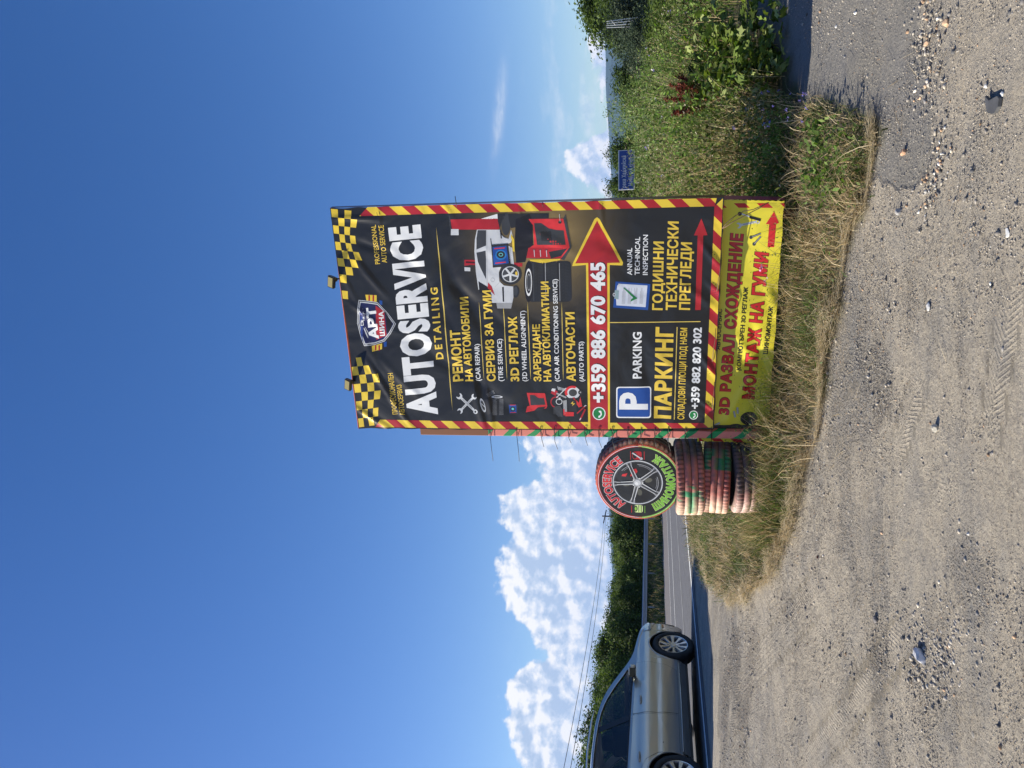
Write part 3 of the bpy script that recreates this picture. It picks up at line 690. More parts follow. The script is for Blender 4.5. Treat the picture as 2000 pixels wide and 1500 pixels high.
q.poly([(735, 664), (755, 655), (750, 609), (733, 597)], V_red, 6)
q.poly([(741, 608), (757, 617), (766, 633), (759, 650), (756, 650), (752, 610)], V_shadow, 6)
q.text('АРТ', (739, 662), (732, 600), 15.5, V_white, .05, 8); q.text('ШИНА', (751.3, 656), (748.3, 608), 8.5, V_white, .03, 8)
q.poly([(704, 637), (710, 636), (709, 627), (704, 628)], V_white, 8); q.poly([(705.5, 635.5), (708.5, 635), (708, 630), (705.5, 630)], V_navy, 9); q.line((704, 626), (710, 626), 1, V_white, 8); q.line((710, 640), (719, 661), 2.2, V_lgrey, 8, True); q.line((712, 638), (722, 656), 1, V_lgrey, 8, True)
q.build('shield_emblem', banner)
def lettering(items, parent=banner, surf=UP, name='lettering', grid=.02):
    for it in items:
        q = Prt(surf, grid=grid); it(q); o = q.build(name, parent)
    return o
TX = lambda *a, **k: (lambda q: q.text(*a, **k))
lettering([TX('AUTOSERVICE', (852, 809), (816, 439), 51.5, V_white, .055, 2, 1.09, 54.5)], grid=.016)
lettering([TX('DETAILING', (865.3, 702), (853.2, 562), 13.6, V_gold, .028, 1, 1.45)])
lettering([TX('PROFESSIONAL', (741.7, 515.7), (733.6, 439), 9, V_gold, .012), TX('AUTO SERVICE', (755.2, 513.4), (748.8, 439.8), 9.5, V_gold, .012)])
lettering([TX('ПРОФЕСИОНАЛЕН', (776.9, 808.8), (767.4, 728), 9.5, V_gold, .012), TX('АВТОСЕРВИЗ', (790.8, 809.7), (783.8, 750.8), 9, V_gold, .012)])
lines = [((884, 801), (851, 444), 2.2), ((945.4, 743), (934.4, 590), 1.5), ((990.5, 743), (982.4, 592), 1.5), ((1036.8, 743), (1030, 589), 1.5), ((1100.5, 743), (1097, 589), 1.5)]
for a, b, w_, tp_ in [l + (True,) for l in lines] + [((1191, 629), (1368, 627.6), 1.6, False), ((1316.8, 818.4), (1322.4, 638), 1.6, False)]:
    q = Prt(UP); q.line(a, b, w_, V_line, 0, tp_); q.build('dividing_line', banner)
W_ = .034; E_ = .016
for g in [
    [('РЕМОНТ', (904.2, 744), (897.3, 644.3), 17.2, V_gold, W_), ('НА АВТОМОБИЛИ', (924, 744), (912.4, 581), 13.7, V_gold, W_), ('(CAR REPAIR)', (938.6, 744), (935.4, 672), 8.7, V_white, E_)],
    [('СЕРВИЗ ЗА ГУМИ', (967.8, 744), (958, 567), 14.7, V_gold, W_), ('(TIRE SERVICE)', (983, 744), (979.6, 662), 8.7, V_white, E_)],
    [('3D РЕГЛАЖ', (1013.9, 744), (1008.6, 618), 15.3, V_gold, W_), ('(3D WHEEL ALIGNMENT)', (1029.8, 744), (1025, 607), 8.7, V_white, E_)],
    [('ЗАРЕЖДАНЕ', (1057.2, 744), (1054, 633), 13, V_gold, W_), ('НА АВТОКЛИМАТИЦИ', (1076.6, 744), (1070.4, 549.6), 13, V_gold, W_), ('(CAR AIR CONDITIONING SERVICE)', (1093, 744), (1088, 545), 8.5, V_white, E_)],
    [('АВТОЧАСТИ', (1124.3, 744), (1121.6, 609), 15.5, V_gold, W_), ('(AUTO PARTS)', (1140.7, 744), (1139.4, 666), 8.5, V_white, E_)]]:
    lettering([TX(b, L, Rr, c, m, w_, 10) for b, L, Rr, c, m, w_ in g])
# phone band with the arrow head
q = Prt(UP)
q.poly([(1149, 837.8), (1144.5, 517.5), (1117.5, 520), (1119, 514), (1161, 428), (1166, 424.5), (1171, 428), (1217, 513), (1215.5, 518.5), (1190.8, 517.5), (1191.5, 837.8)], V_yel, 1)
q.poly([(1153.2, 837.6), (1148.8, 513.8), (1123.5, 514.5), (1166, 431), (1211, 513), (1186, 513.8), (1187.6, 837.6)], V_red, 2)
q.build('arrow_band', banner)
def phone_icon(q, c, r, lay):
    q.ell(c, r, r, V_white, lay); q.ell(c, r * .86, r * .86, V_green, lay + 1)
    q.ring((c[0] - r * .08, c[1] + r * .06), r * .52, r * .52, r * .20, V_white, lay + 2, 0, -60, 75); 
    for a in (-55, 70): q.ell((c[0] - r * .08 + r * .43 * math.cos(R(a)), c[1] + r * .06 + r * .43 * math.sin(R(a))), r * .22, r * .15, V_white, lay + 3, a + 60, 12)
q = Prt(UP); q.text('+359 886 670 465', (1181.3, 785.6), (1180.2, 512.6), 24.3, V_shadow, .05, 3, 1.04, 25.3, (1.6, -1.2)); q.text('+359 886 670 465', (1181.3, 785.6), (1180.2, 512.6), 24.3, V_white, .045, 4, 1.04, 25.3)
phone_icon(q, (1170, 807), 12.8, 4); q.build('lettering', banner)
lettering([TX('ANNUAL', (1234.5, 536.8), (1234.5, 484.9), 9.3, V_white, .012), TX('TECHNICAL', (1249.2, 536.8), (1250, 463), 9.3, V_white, .012), TX('INSPECTION', (1264.8, 536.8), (1265.6, 459), 9.3, V_white, .012)])
lettering([TX('ГОДИШНИ', (1293.4, 605), (1296, 472), 17.8, V_gold, .03), TX('ТЕХНИЧЕСКИ', (1320.6, 605.3), (1325, 433), 18.5, V_gold, .03), TX('ПРЕГЛЕДИ', (1346.8, 605), (1351, 473.6), 18.8, V_gold, .03)])
q = Prt(UP); q.poly([(1357.8, 605), (1362.7, 459.7), (1355.4, 459.7), (1370, 426.8), (1381.8, 459.2), (1373.6, 459.7), (1368.4, 605)], V_red, 1); q.build('red_arrow', banner)
q = Prt(UP); q.poly([(1202.4, 549.5), (1270.3, 554.2), (1265.7, 604.8), (1197.7, 599.8)], V_blue, 1)
q.poly([(1210, 554), (1264.5, 557), (1261, 599), (1204, 595.5), (1203, 573), (1206, 557)], V_paper, 2); q.poly([(1208, 553.5), (1213, 554), (1207, 561)], V_lgrey, 3)
q.poly([(1201, 566), (1209, 567), (1208, 584), (1200, 583)], v_('vinyl_clip', S(140, 165, 170)), 4); q.ell((1199.5, 575), 2.6, 3.6, V_lgrey, 4); q.ell((1199.5, 575), 1.3, 1.9, V_shadow, 5)
for i in range(4):
    for k in range(4): q.line((1215 + i * 11.5 + k * 1.7, 593 - i * .1), (1216.5 + i * 11.5 + k * 1.7, 561.5 if (k + i) % 3 else 568), .55, V_grey, 3)
q.poly([(1217.5, 562), (1219, 561), (1245, 582), (1231, 588.5), (1233, 583.5), (1237, 581)], V_green, 6); q.build('clipboard_picture', banner)
def rrect(c, r, n=5):
    """rounded quad from four corners"""
    out = []; m_ = len(c)
    for i in range(m_):
        p0, p1, p2 = np.array(c[i - 1], float), np.array(c[i], float), np.array(c[(i + 1) % m_], float)
        a = p1 + (p0 - p1) / np.hypot(*(p0 - p1)) * r; b = p1 + (p2 - p1) / np.hypot(*(p2 - p1)) * r
        for k in range(n + 1):
            t = k / n; out.append(tuple(a * (1 - t) ** 2 + p1 * 2 * t * (1 - t) + b * t * t))
    return out
q = Prt(UP); q.poly(rrect([(1203.7, 754.6), (1272, 754.2), (1271.6, 815.5), (1203.5, 815.6)], 6), V_white, 1); q.poly(rrect([(1206, 757), (1269.8, 756.6), (1269.4, 813.2), (1205.8, 813.3)], 5), V_blue, 2)
q.text('P', (1263, 799), (1263, 765.5), 51, V_white, .035, 3); q.build('parking_symbol', banner)
lettering([TX('PARKING', (1252.5, 738.4), (1252.8, 647.5), 16, V_white, .028)])
lettering([TX('ПАРКИНГ', (1308.8, 817), (1313.9, 638.4), 28, V_gold, .045, 1, 1.08, 29.5)])
lettering([TX('СКЛАДОВИ ПЛОЩИ ПОД НАЕМ', (1336, 818.4), (1342, 640), 12, V_gold, .022)])
q = Prt(UP); q.text('+359 882 820 302', (1364.5, 797.6), (1370, 639.2), 14.8, V_white, .036, 1); phone_icon(q, (1354.4, 809.6), 8.7, 1); q.build('lettering', banner)

# pictures: car on a lift, tyre changer with screen, tyres; small icons below the text
def wheel(q, c, rx, ry, lay, rot=0, rim=.66, sp=5, silver=V_lgrey):
    q.ell(c, rx, ry, V_tyre, lay, rot); q.ell(c, rx * rim, ry * rim, silver, lay + 1, rot); q.ell(c, rx * rim * .9, ry * rim * .9, V_dgrey, lay + 2, rot)
    for k in range(sp):
        a = 2 * math.pi * k / sp + .3; x, y = rx * rim * .95 * math.cos(a), ry * rim * .95 * math.sin(a); q.line(c, (c[0] + x, c[1] + y), rx * .17, silver, lay + 3)
    q.ell(c, rx * .16, ry * .16, silver, lay + 4, rot, 12)
def tread(q, pts_a, pts_b, n, m, lay, w=.8):
    for i in range(n):
        t = (i + .5) / n; a = np.array(pts_a[0]) * (1 - t) + np.array(pts_a[1]) * t; b = np.array(pts_b[0]) * (1 - t) + np.array(pts_b[1]) * t; q.line(a, b, w, m, lay)
Z3 = lambda x, y: (860 + x / 5, 380 + y / 5)
Zp = lambda L: [Z3(*c) for c in L]
q = Prt(UP, dl=.0002)
q.poly(Zp([(390, 240), (555, 190), (665, 190), (665, 240)]), V_white, 1)
q.poly(Zp([(95, 245), (560, 235), (580, 330), (560, 345), (110, 345)]), V_red, 1); q.poly(Zp([(80, 190), (95, 240), (100, 345), (90, 340)]), V_dgrey, 2)
q.poly(Zp([(100, 340), (175, 340), (175, 400), (98, 400)]), V_lgrey, 2); q.poly(Zp([(232, 640), (300, 640), (410, 650), (800, 670), (800, 705), (290, 690), (232, 700)]), V_red, 1)
q.poly(Zp([(232, 712), (290, 716), (290, 752), (234, 750)]), V_lgrey, 2); q.poly(Zp([(245, 655), (400, 662), (400, 678), (245, 672)]), V_dred, 2); q.line(Z3(220, 620), Z3(232, 700), .8, V_dgrey, 1)
# the car body, windows
q.poly(Zp([(355, 345), (580, 345), (600, 400), (665, 435), (690, 345), (705, 400), (690, 470), (640, 490), (700, 520), (720, 690), (600, 690), (570, 760), (575, 850), (620, 890), (710, 900), (712, 1010), (690, 1115), (560, 1115), (545, 1060), (505, 1060), (480, 960), (370, 930), (345, 760), (330, 560), (335, 440)]), V_lgrey, 3)
q.poly(Zp([(362, 350), (445, 350), (445, 500), (350, 540), (350, 430)]), V_dgrey, 4); q.poly(Zp([(350, 570), (440, 550), (445, 640), (445, 830), (400, 740), (365, 660)]), V_dgrey, 4)
q.line(Z3(350, 555), Z3(447, 520), 3, V_lgrey, 5); q.poly(Zp([(370, 850), (455, 900), (485, 930), (500, 1000), (380, 960)]), V_shadow, 5); q.poly(Zp([(465, 860), (500, 900), (530, 985), (460, 915)]), V_red, 6)
q.poly(Zp([(602, 905), (618, 905), (622, 1050), (608, 1050)]), V_shadow, 5); q.poly(Zp([(545, 1060), (555, 1115), (690, 1115), (700, 1060)]), V_grey, 4); q.line(Z3(490, 430), Z3(498, 495), 1.6, V_shadow, 5); q.line(Z3(585, 350), Z3(595, 430), 2.4, V_shadow, 5)
q.line(Z3(452, 350), Z3(455, 900), .7, V_grey, 5); q.line(Z3(530, 905), Z3(590, 850), .4, V_grey, 5); q.ring(Z3(510, 835), 4, 4, .5, V_grey, 5)
q.ell(Z3(735, 950), 7, 12, V_tyre, 2); q.ell(Z3(735, 945), 4, 9, V_dgrey, 3); wheel(q, Z3(683, 780), 22, 20.5, 6, 0, .76, 5); q.ell(Z3(742, 772), 2.2, 4, V_gold, 12)
q.build('picture', banner)
q = Prt(UP, dl=.0002)
q.poly(Zp([(555, 190), (650, 185), (600, 260), (580, 330), (600, 400), (660, 435), (620, 420), (585, 360), (560, 260)]), V_tyre, 4)
q.ell(Z3(640, 290), 9, 22, V_dgrey, 4); q.poly(Zp([(660, 190), (1058, 185), (1058, 235), (860, 240), (740, 320), (690, 330), (670, 260)]), V_tyre, 5)
q.poly(Zp([(690, 380), (720, 440), (725, 560), (705, 555), (700, 460), (688, 420)]), V_yel, 4); q.poly(Zp([(735, 240), (870, 190), (900, 260), (905, 500), (850, 560), (830, 660), (740, 665), (725, 500)]), V_shadow, 6)
q.poly(Zp([(860, 240), (1215, 235), (1262, 515), (1180, 640), (1170, 625), (840, 620), (870, 520), (915, 490), (905, 300)]), V_lred, 7); q.poly(Zp([(1200, 235), (1222, 195), (1280, 520), (1210, 640), (1175, 630), (1262, 515)]), V_dgrey, 8)
q.poly(Zp([(915, 280), (985, 278), (1060, 330), (1130, 345), (1205, 350), (1225, 490), (945, 492)]), V_dgrey, 8); q.poly(Zp([(978, 360), (1080, 356), (1090, 448), (988, 455)]), V_tyre, 9); q.poly(Zp([(860, 520), (1200, 520), (1180, 625), (1060, 620), (840, 620)]), V_red, 8)
q.poly(Zp([(1060, 560), (1240, 525), (1180, 600), (1080, 625)]), V_tyre, 9)
for y in (915, 975, 1035): q.line(Z3(y, 540), Z3(y + 5, 608), 1.2, V_lgrey, 10); q.line(Z3(y - 14, 542), Z3(y + 14, 540), 1.2, V_dgrey, 10)
q.ell(Z3(1168, 270), 3.4, 3, V_tyre, 9); q.line(Z3(1162, 190), Z3(1170, 265), .8, V_lgrey, 10); q.poly(Zp([(870, 635), (1170, 628), (1170, 640), (1000, 672), (880, 650)]), V_yel, 5)
q.poly(Zp([(495, 492), (658, 480), (690, 700), (512, 715)]), V_tyre, 12); q.poly(Zp([(508, 515), (645, 500), (668, 672), (520, 690)]), V_blue, 13); q.ell(Z3(590, 590), 11, 10, V_cyan, 14); q.ell(Z3(590, 588), 8.2, 7.2, V_tyre, 15); q.ell(Z3(590, 588), 4.4, 3.6, V_teal, 16); q.ell(Z3(590, 588), 3, 2.2, V_tyre, 17)
q.line(Z3(525, 530), Z3(630, 520), 2, V_lred, 15); q.line(Z3(535, 672), Z3(640, 660), 2, V_lred, 15)
for k in range(7): q.line(Z3(675, 525 + k * 20), Z3(690, 523 + k * 20), .8, V_grey, 13)
q.build('picture', banner)
q = Prt(UP, dl=.0002)
for i, x in enumerate((1120, 985, 855)):
    q.poly(rrect(Zp([(x, 652), (x + 155, 650), (x + 165, 1045), (x + 5, 1052)]), 9), V_tyre, 2 + i)
    tread(q, (Z3(x + 60, 665), Z3(x + 66, 1040)), (Z3(x + 85, 672), Z3(x + 91, 1046)), 26, V_dgrey, 6, .5); tread(q, (Z3(x + 95, 665), Z3(x + 100, 1040)), (Z3(x + 140, 660), Z3(x + 146, 1036)), 26, V_dgrey, 6, .5)
for x in (1012, 1150): q.line(Z3(x - 2, 665), Z3(x + 4, 1045), 2.2, V_shadow, 7); q.line(Z3(x + 12, 670), Z3(x + 18, 1040), 1.4, V_grey, 7)
q.line(Z3(905, 668), Z3(912, 1040), 2.2, V_dgrey, 7)
q.ell(Z3(862, 852), 9, 40, V_shadow, 7); q.ring(Z3(862, 858), 6.5, 27, 1.2, V_white, 8); q.ell(Z3(864, 858), 4, 17, V_dgrey, 8); q.ring(Z3(864, 858), 4, 17, .6, V_grey, 9)
q.build('picture', banner)
Z4 = lambda x, y: (860 + x / 5.77, 620 + y / 5.77)
Z4p = lambda L: [Z4(*c) for c in L]
q = Prt(UP, dl=.0002)       # crossed spanners
def spanner(q, a, b, w, lay, ring=False):
    a, b = np.array(a, float), np.array(b, float); d = (b - a) / np.hypot(*(b - a)); n = np.array((-d[1], d[0]))
    q.line(a + d * w * 1.2, b - d * w, w, V_lgrey, lay); q.line(a + d * w * 2, b - d * w * 2, w * .4, V_grey, lay + 1)
    for e_, s_ in ((a, 1), (b, -1)):
        if ring and s_ < 0: q.ring(e_, w * 1.0, w * 1.0, w * .5, V_lgrey, lay, n=16); continue
        dd = d * s_; pts = []
        for ang in range(50, 311, 20): t = R(ang); pts.append(e_ - dd * w * 1.35 * math.cos(t) + n * w * 1.35 * math.sin(t))
        pts.append(e_ + dd * w * .25 - n * w * .45); pts.append(e_ + dd * w * .25 + n * w * .45); q.poly(pts, V_lgrey, lay)
spanner(q, Z4(215, 885), Z4(400, 1055), 4.4, 3, True); spanner(q, Z4(385, 885), Z4(225, 1050), 4.0, 0); q.build('picture', banner)
q = Prt(UP, dl=.0002)
q.poly(rrect(Z4p([(575, 905), (715, 900), (715, 1095), (590, 1100)]), 4), V_tyre, 1); tread(q, (Z4(590, 915), Z4(592, 1095)), (Z4(635, 915), Z4(640, 1095)), 14, V_grey, 2, .5); tread(q, (Z4(665, 915), Z4(668, 1095)), (Z4(710, 915), Z4(715, 1095)), 14, V_grey, 2, .5)
q.ell(Z4(560, 860), 11, 8, V_tyre, 1, 60); q.ell(Z4(530, 1000), 12, 15, V_tyre, 1); q.ell(Z4(482, 985), 4.2, 14, V_lgrey, 3, -18); q.ell(Z4(484, 985), 2.6, 10, V_dgrey, 4, -18); q.ell(Z4(640, 895), 11, 2.6, V_lgrey, 3); q.ell(Z4(640, 895), 7, 1.4, V_dgrey, 4)
tread(q, (Z4(520, 860), Z4(600, 820)), (Z4(545, 895), Z4(620, 860)), 8, V_grey, 3, .5); q.line(Z4(460, 960), Z4(510, 1010), .8, V_white, 5)
q.poly(Z4p([(765, 975), (875, 970), (878, 1085), (780, 1090)]), V_tyre, 1); q.poly(Z4p([(773, 983), (858, 980), (860, 1070), (782, 1075)]), V_blue, 2); q.ell(Z4(818, 1028), 5, 4.6, V_tyre, 3); q.ell(Z4(818, 1028), 2.6, 2.2, V_teal, 4); q.line(Z4(785, 985), Z4(850, 982), 1.2, V_lred, 3); q.line(Z4(790, 1068), Z4(855, 1066), 1.2, V_lred, 3)
q.poly(Z4p([(920, 870), (985, 850), (1010, 990), (930, 1040)]), V_shadow, 1); q.poly(Z4p([(975, 845), (1180, 850), (1207, 995), (1195, 1020), (965, 1065), (980, 1000), (1010, 990)]), V_lred, 2); q.poly(Z4p([(1010, 870), (1060, 870), (1110, 905), (1170, 905), (1185, 980), (1020, 985)]), V_dgrey, 3); q.poly(Z4p([(1100, 1010), (1195, 1000), (1150, 1040), (1060, 1045)]), V_tyre, 4)
q.build('picture', banner)
q = Prt(UP, dl=.0002)
q.ring(Z4(1300, 950), 10, 11, 2.2, V_red, 1, 0, 90, 300); q.poly(Z4p([(1270, 800), (1325, 830), (1300, 880), (1245, 850)]), V_red, 2); q.poly(Z4p([(1262, 795), (1300, 800), (1290, 835), (1250, 820)]), V_lgrey, 3); q.line(Z4(1310, 850), Z4(1420, 900), 3, V_grey, 2); q.line(Z4(1420, 790), Z4(1310, 900), 1.6, V_lgrey, 3)
for k in range(8): q.line(Z4(1325 + k * 15, 775 + k * 4), Z4(1335 + k * 15, 812 + k * 3), 1.1, V_lgrey, 3)
q.ell(Z4(1495, 845), 14, 12, V_lgrey, 2); q.ell(Z4(1495, 845), 8, 7, V_dgrey, 3); q.ring(Z4(1490, 840), 15, 13, 5, V_lred, 4, 0, 150, 300); q.ell(Z4(1580, 840), 4.5, 4.5, V_tyre, 4); q.ell(Z4(1580, 840), 1.6, 1.6, V_grey, 5)
q.ring(Z4(1340, 945), 6.5, 6, 1.4, V_lgrey, 4); q.line(Z4(1345, 900), Z4(1345, 925), 3.5, V_lgrey, 4); q.poly(Z4p([(1385, 935), (1425, 925), (1430, 1100), (1390, 1080)]), V_grey, 3); q.poly(Z4p([(1275, 1020), (1290, 1000), (1350, 985), (1375, 1030), (1380, 1115), (1330, 1115), (1300, 1085), (1275, 1085)]), V_dgrey, 4); q.poly(Z4p([(1385, 1030), (1400, 1030), (1405, 1100), (1390, 1100)]), V_lred, 5)
q.poly(Z4p([(1405, 1060), (1505, 1065), (1505, 1110), (1410, 1110)]), V_lred, 4); q.poly(Z4p([(1440, 905), (1535, 905), (1540, 1060), (1450, 1055)]), V_tyre, 5); q.poly(Z4p([(1470, 965), (1500, 940), (1493, 965), (1520, 965), (1485, 995), (1495, 972)]), V_gold, 6)
q.poly(Z4p([(1580, 890), (1600, 1000), (1560, 1010), (1490, 900), (1510, 895), (1560, 960)]), V_lred, 5); q.line(Z4(1540, 1080), Z4(1640, 990), 2.4, V_red, 6); q.line(Z4(1575, 1150), Z4(1635, 1030), 3, V_red, 6); q.line(Z4(1570, 1155), Z4(1585, 1130), 1.6, V_lgrey, 7); q.line(Z4(1620, 1000), Z4(1645, 985), 1.6, V_lgrey, 7)
q.build('picture', banner)

# lower, yellow banner hung a little behind
LOC = [(1362, 863), (1376, 389), (1532, 392), (1500, 868)]
st, xyz, idx, _ = sheet('l', LO, LOC, None, .02, 0, ragged=.006)
Fs = np.stack([idx[:-1, :-1], idx[:-1, 1:], idx[1:, 1:], idx[1:, :-1]], -1).reshape(-1, 4)
lme = np_mesh('banner', xyz - np.array(bill.location), Fs, V_lyel, smooth=True); lower = link('banner', lme, bill); lower['label'] = 'yellow lower sheet with red lettering, half hidden in the grass'
L_ = lambda *pts: [px_plane(*c, LO.off) for c in pts]
st_mesh('striped_border', LO, [L_((1400, 397), (1532, 397), (1532, 406), (1400, 406))], m_stripe2, lower, .0006)
st_mesh('striped_border', LO, [L_((1365, 853), (1500, 858), (1500, 867), (1365, 862))], m_stripe2, lower, .0006)
def low_text(body, L, Rr, cap, capR, m=V_cred):
    q = Prt(LO); q.text(body, L, Rr, cap, V_shadow, .072, 1, 1.12, capR); q.text(body, L, Rr, cap * .985, m, .048, 2, 1.12, capR * .985); q.build('lettering', lower)
low_text('3D РАЗВАЛ СХОЖДЕНИЕ', (1422, 810), (1451.3, 457.2), 17.5, 21.5); low_text('МОНТАЖ НА ГУМИ', (1472, 781), (1500, 494), 20.5, 22.5)
lettering([TX('АВТОСЕРВИС', (1406, 683), (1410.5, 603), 8, V_shadow, .03), TX('КОМПЮТЪРЕН 3D РЕГЛАЖ', (1446.3, 723), (1460.7, 560.8), 7.6, V_shadow, .034), TX('ШИНОМОНТАЖ', (1499, 692), (1509.5, 598), 8, V_shadow, .034)], lower, LO)
q = Prt(LO); q.poly([(1498.8, 482.4), (1502, 437.6), (1495.6, 437.6), (1511.6, 412.8), (1521, 435), (1515.6, 437.6), (1511.6, 482.4)], V_cred, 1); q.build('red_arrow', lower)
q = Prt(LO, dl=.0002); spanner(q, (1443, 441), (1480, 433), 4.2, 1, True); q.line((1443, 416), (1466, 424), 2.6, V_lgrey, 2); q.line((1464, 424), (1486, 430), 5.2, V_shadow, 3); q.ell((1445, 418), 4, 4, V_shadow, 4)
for (a, b) in (((1467, 464), (1486, 456)), ((1473, 477), (1486, 462))): q.line(a, b, 3.6, V_dgrey, 1); q.line(a, b, 1.4, V_grey, 2); q.ell(a, 3.4, 3.4, V_dgrey, 2)
q.build('picture', lower)
q = Prt(LO, dl=.0002); wheel(q, (1437, 843), 21, 15, 1, 0, .6, 5, V_dgrey); q.ell((1463, 818), 17, 13, V_tyre, 1); q.ell((1467, 812), 9, 5, V_dgrey, 2); q.poly([(1455, 845), (1478, 830), (1490, 862), (1460, 862)], V_tyre, 1)
for (a, b) in (((1433, 802), (1436, 815)), ((1440, 795), (1441, 808)), ((1398, 838), (1410, 834)), ((1403, 845), (1402, 853)), ((1396, 830), (1406, 826))): q.line(a, b, 4, V_grey, 2); q.line(a, b, 1.5, V_lgrey, 3)
q.build('picture', lower)
bpy.data.objects.remove(fobj)

# eyelets
gm_ = MB(); 
for k in range(12):
    a0, a1 = 2 * math.pi * k / 12, 2 * math.pi * (k + 1) / 12
    gm_.add([(math.cos(a0) * .009, 0, math.sin(a0) * .009), (math.cos(a1) * .009, 0, math.sin(a1) * .009), (math.cos(a1) * .0055, -.003, math.sin(a1) * .0055), (math.cos(a0) * .0055, -.003, math.sin(a0) * .0055)], [(0, 1, 2, 3)])
gm_.add([(math.cos(2 * math.pi * k / 12) * .0056, -.0012, math.sin(2 * math.pi * k / 12) * .0056) for k in range(12)], [tuple(range(12))], 1)
m_met = mat('dull_zinc', (.5, .5, .52), .4, 1.0); m_blk = mat('black_hole', (.01, .01, .01), .9)
g0 = gm_.build('grommet', [m_met, m_blk], banner); yaw = math.atan2(SX.y, SX.x); first = True
gp = [(708 + i * 53.5, 832.5 + (1 if i > 6 else -.5)) for i in range(13)] + [(652 + i * 52.5, 409.5 - i * 1.35) for i in range(15)] + [(650 + .1274 * (y - 406) + 4, y) for y in (460, 515, 570, 628, 690, 740, 790)]
for i, (a, b) in enumerate(gp):
    s_, t_ = UP.st(a, b); w_ = UP.xyz(np.array([[s_, t_]]), .003)[0]; o = g0 if first else g0.copy()
    if not first: COL.objects.link(o)
    first = False; o.location = Vector(w_) - bill.location; o.rotation_euler = (0, 0, yaw)

# frame, post, ties
m_rust = mat('rust_brown_steel', S(112, 62, 30), .7, noise=.3, nscale=9, bump=.001, bscale=40); m_orange = mat('orange_primer', S(190, 95, 50), .7, noise=.2)
m_dark = mat('dark_steel', (.03, .028, .027), .6, noise=.3)
m_post, nt, p = new_mat('post_paint_spiral'); p.inputs['Roughness'].default_value = .6
t_ = nt.nodes.new('ShaderNodeTexCoord'); sx = nt.nodes.new('ShaderNodeSeparateXYZ'); nt.links.new(t_.outputs['Object'], sx.inputs[0])
def pm(op, a, b=None, c=None):
    n = nt.nodes.new('ShaderNodeMath'); n.operation = op
    for i, v in enumerate((a, b, c)):
        if v is None: continue
        if isinstance(v, (int, float)): n.inputs[i].default_value = v
        else: nt.links.new(v, n.inputs[i])
    return n.outputs[0]
nz = nt.nodes.new('ShaderNodeTexNoise'); nz.inputs['Scale'].default_value = 7; nt.links.new(t_.outputs['Object'], nz.inputs['Vector'])
spv = pm('FRACT', pm('MULTIPLY', pm('ADD', pm('ADD', sx.outputs[2], pm('MULTIPLY', sx.outputs[0], 1.2)), pm('MULTIPLY', nz.outputs[0], .05)), 4.6)); isg = pm('GREATER_THAN', spv, .66)
below = pm('LESS_THAN', pm('ADD', sx.outputs[2], pm('MULTIPLY', nz.outputs[0], .12)), 2.18)
mx1 = nt.nodes.new('ShaderNodeMix'); mx1.data_type = 'RGBA'; nt.links.new(isg, mx1.inputs[0]); mx1.inputs[6].default_value = (*S(215, 125, 112), 1); mx1.inputs[7].default_value = (*S(20, 140, 80), 1)
mx2 = nt.nodes.new('ShaderNodeMix'); mx2.data_type = 'RGBA'; nt.links.new(below, mx2.inputs[0]); mx2.inputs[6].default_value = (*S(120, 68, 34), 1); nt.links.new(mx1.outputs[2], mx2.inputs[7]); nt.links.new(mx2.outputs[2], p.inputs['Base Color'])
def bpt(s_, t_, n_): return BL + SX * s_ + NRM * n_ + Vector((0, 0, BZ0 + t_))
rotb = Matrix.Rotation(yaw, 3, 'Z')
tl = UP.st(820, 846); zt_top = tl[1] + BZ0
def vbox(name, s_, n_, w_, d_, z0, z1, m, par):
    b = MB(); c = BL + SX * s_ + NRM * n_; b.box((c.x, c.y, (z0 + z1) / 2), (w_, d_, z1 - z0), rotb, 0)
    o = b.build(name, m, par, origin=(c.x, c.y, 0)); md = o.modifiers.new('bevel', 'BEVEL'); md.width = .004; md.segments = 2; return o
post = vbox('post', -.062, -.05, .066, .07, -.6, zt_top, m_post, bill)
vbox('post', -.012, -.10, .03, .06, -.6, zt_top + .2, m_dark, bill)
vbox('post', 1.72, -.19, .07, .07, -.6, 2.7, m_rust, bill)
fr = MB()
tl_, tr_ = UP.st(699, 838), UP.st(644, 407); a = bpt(tl_[0], tl_[1] - .012, -.03); b = bpt(tr_[0], tr_[1] - .012, -.03); fr.tube([a, b], .026, 4); fr.build('top_rail', m_orange, bill)
for tt in (.35, 1.25, 2.15):
    fr = MB(); fr.tube([bpt(-.03, tt, -.06), bpt(1.82, tt, -.06)], .022, 4); fr.build('cross_rail', m_rust, bill)
# right-hand return of the sheet over the frame
rt = MB(); sA, sB = UP.st(645, 406), UP.st(1415, 385); k = 20; vs = []
for i in range(k + 1):
    f_ = i / k; s_ = sA[0] + (sB[0] - sA[0]) * f_; t_ = sA[1] + (sB[1] - sA[1]) * f_; w_ = UP.xyz(np.array([[s_, t_]]), -.001)[0]; vs.append(tuple(w_)); vs.append(tuple(Vector(w_) - NRM * (.05 + .045 * f_) + SX * .004))
rt.add(vs, [(2 * i, 2 * i + 1, 2 * i + 3, 2 * i + 2) for i in range(k)]); rt.build('side_fold', V_dred, banner, True)
rt = MB(); q0, q1 = LO.st(1390, 388.5), LO.st(1534, 391.5); vs = []
for i in range(13):
    f_ = i / 12; s_ = q0[0] + (q1[0] - q0[0]) * f_; t_ = q0[1] + (q1[1] - q0[1]) * f_; w_ = LO.xyz(np.array([[s_, t_]]), -.001)[0]; vs += [tuple(w_), tuple(Vector(w_) - NRM * .10 + SX * .012)]
rt.add(vs, [(2 * i, 2 * i + 1, 2 * i + 3, 2 * i + 2) for i in range(12)]); rt.build('side_fold', v_('vinyl_faded_red', S(140, 70, 85)), lower, True)
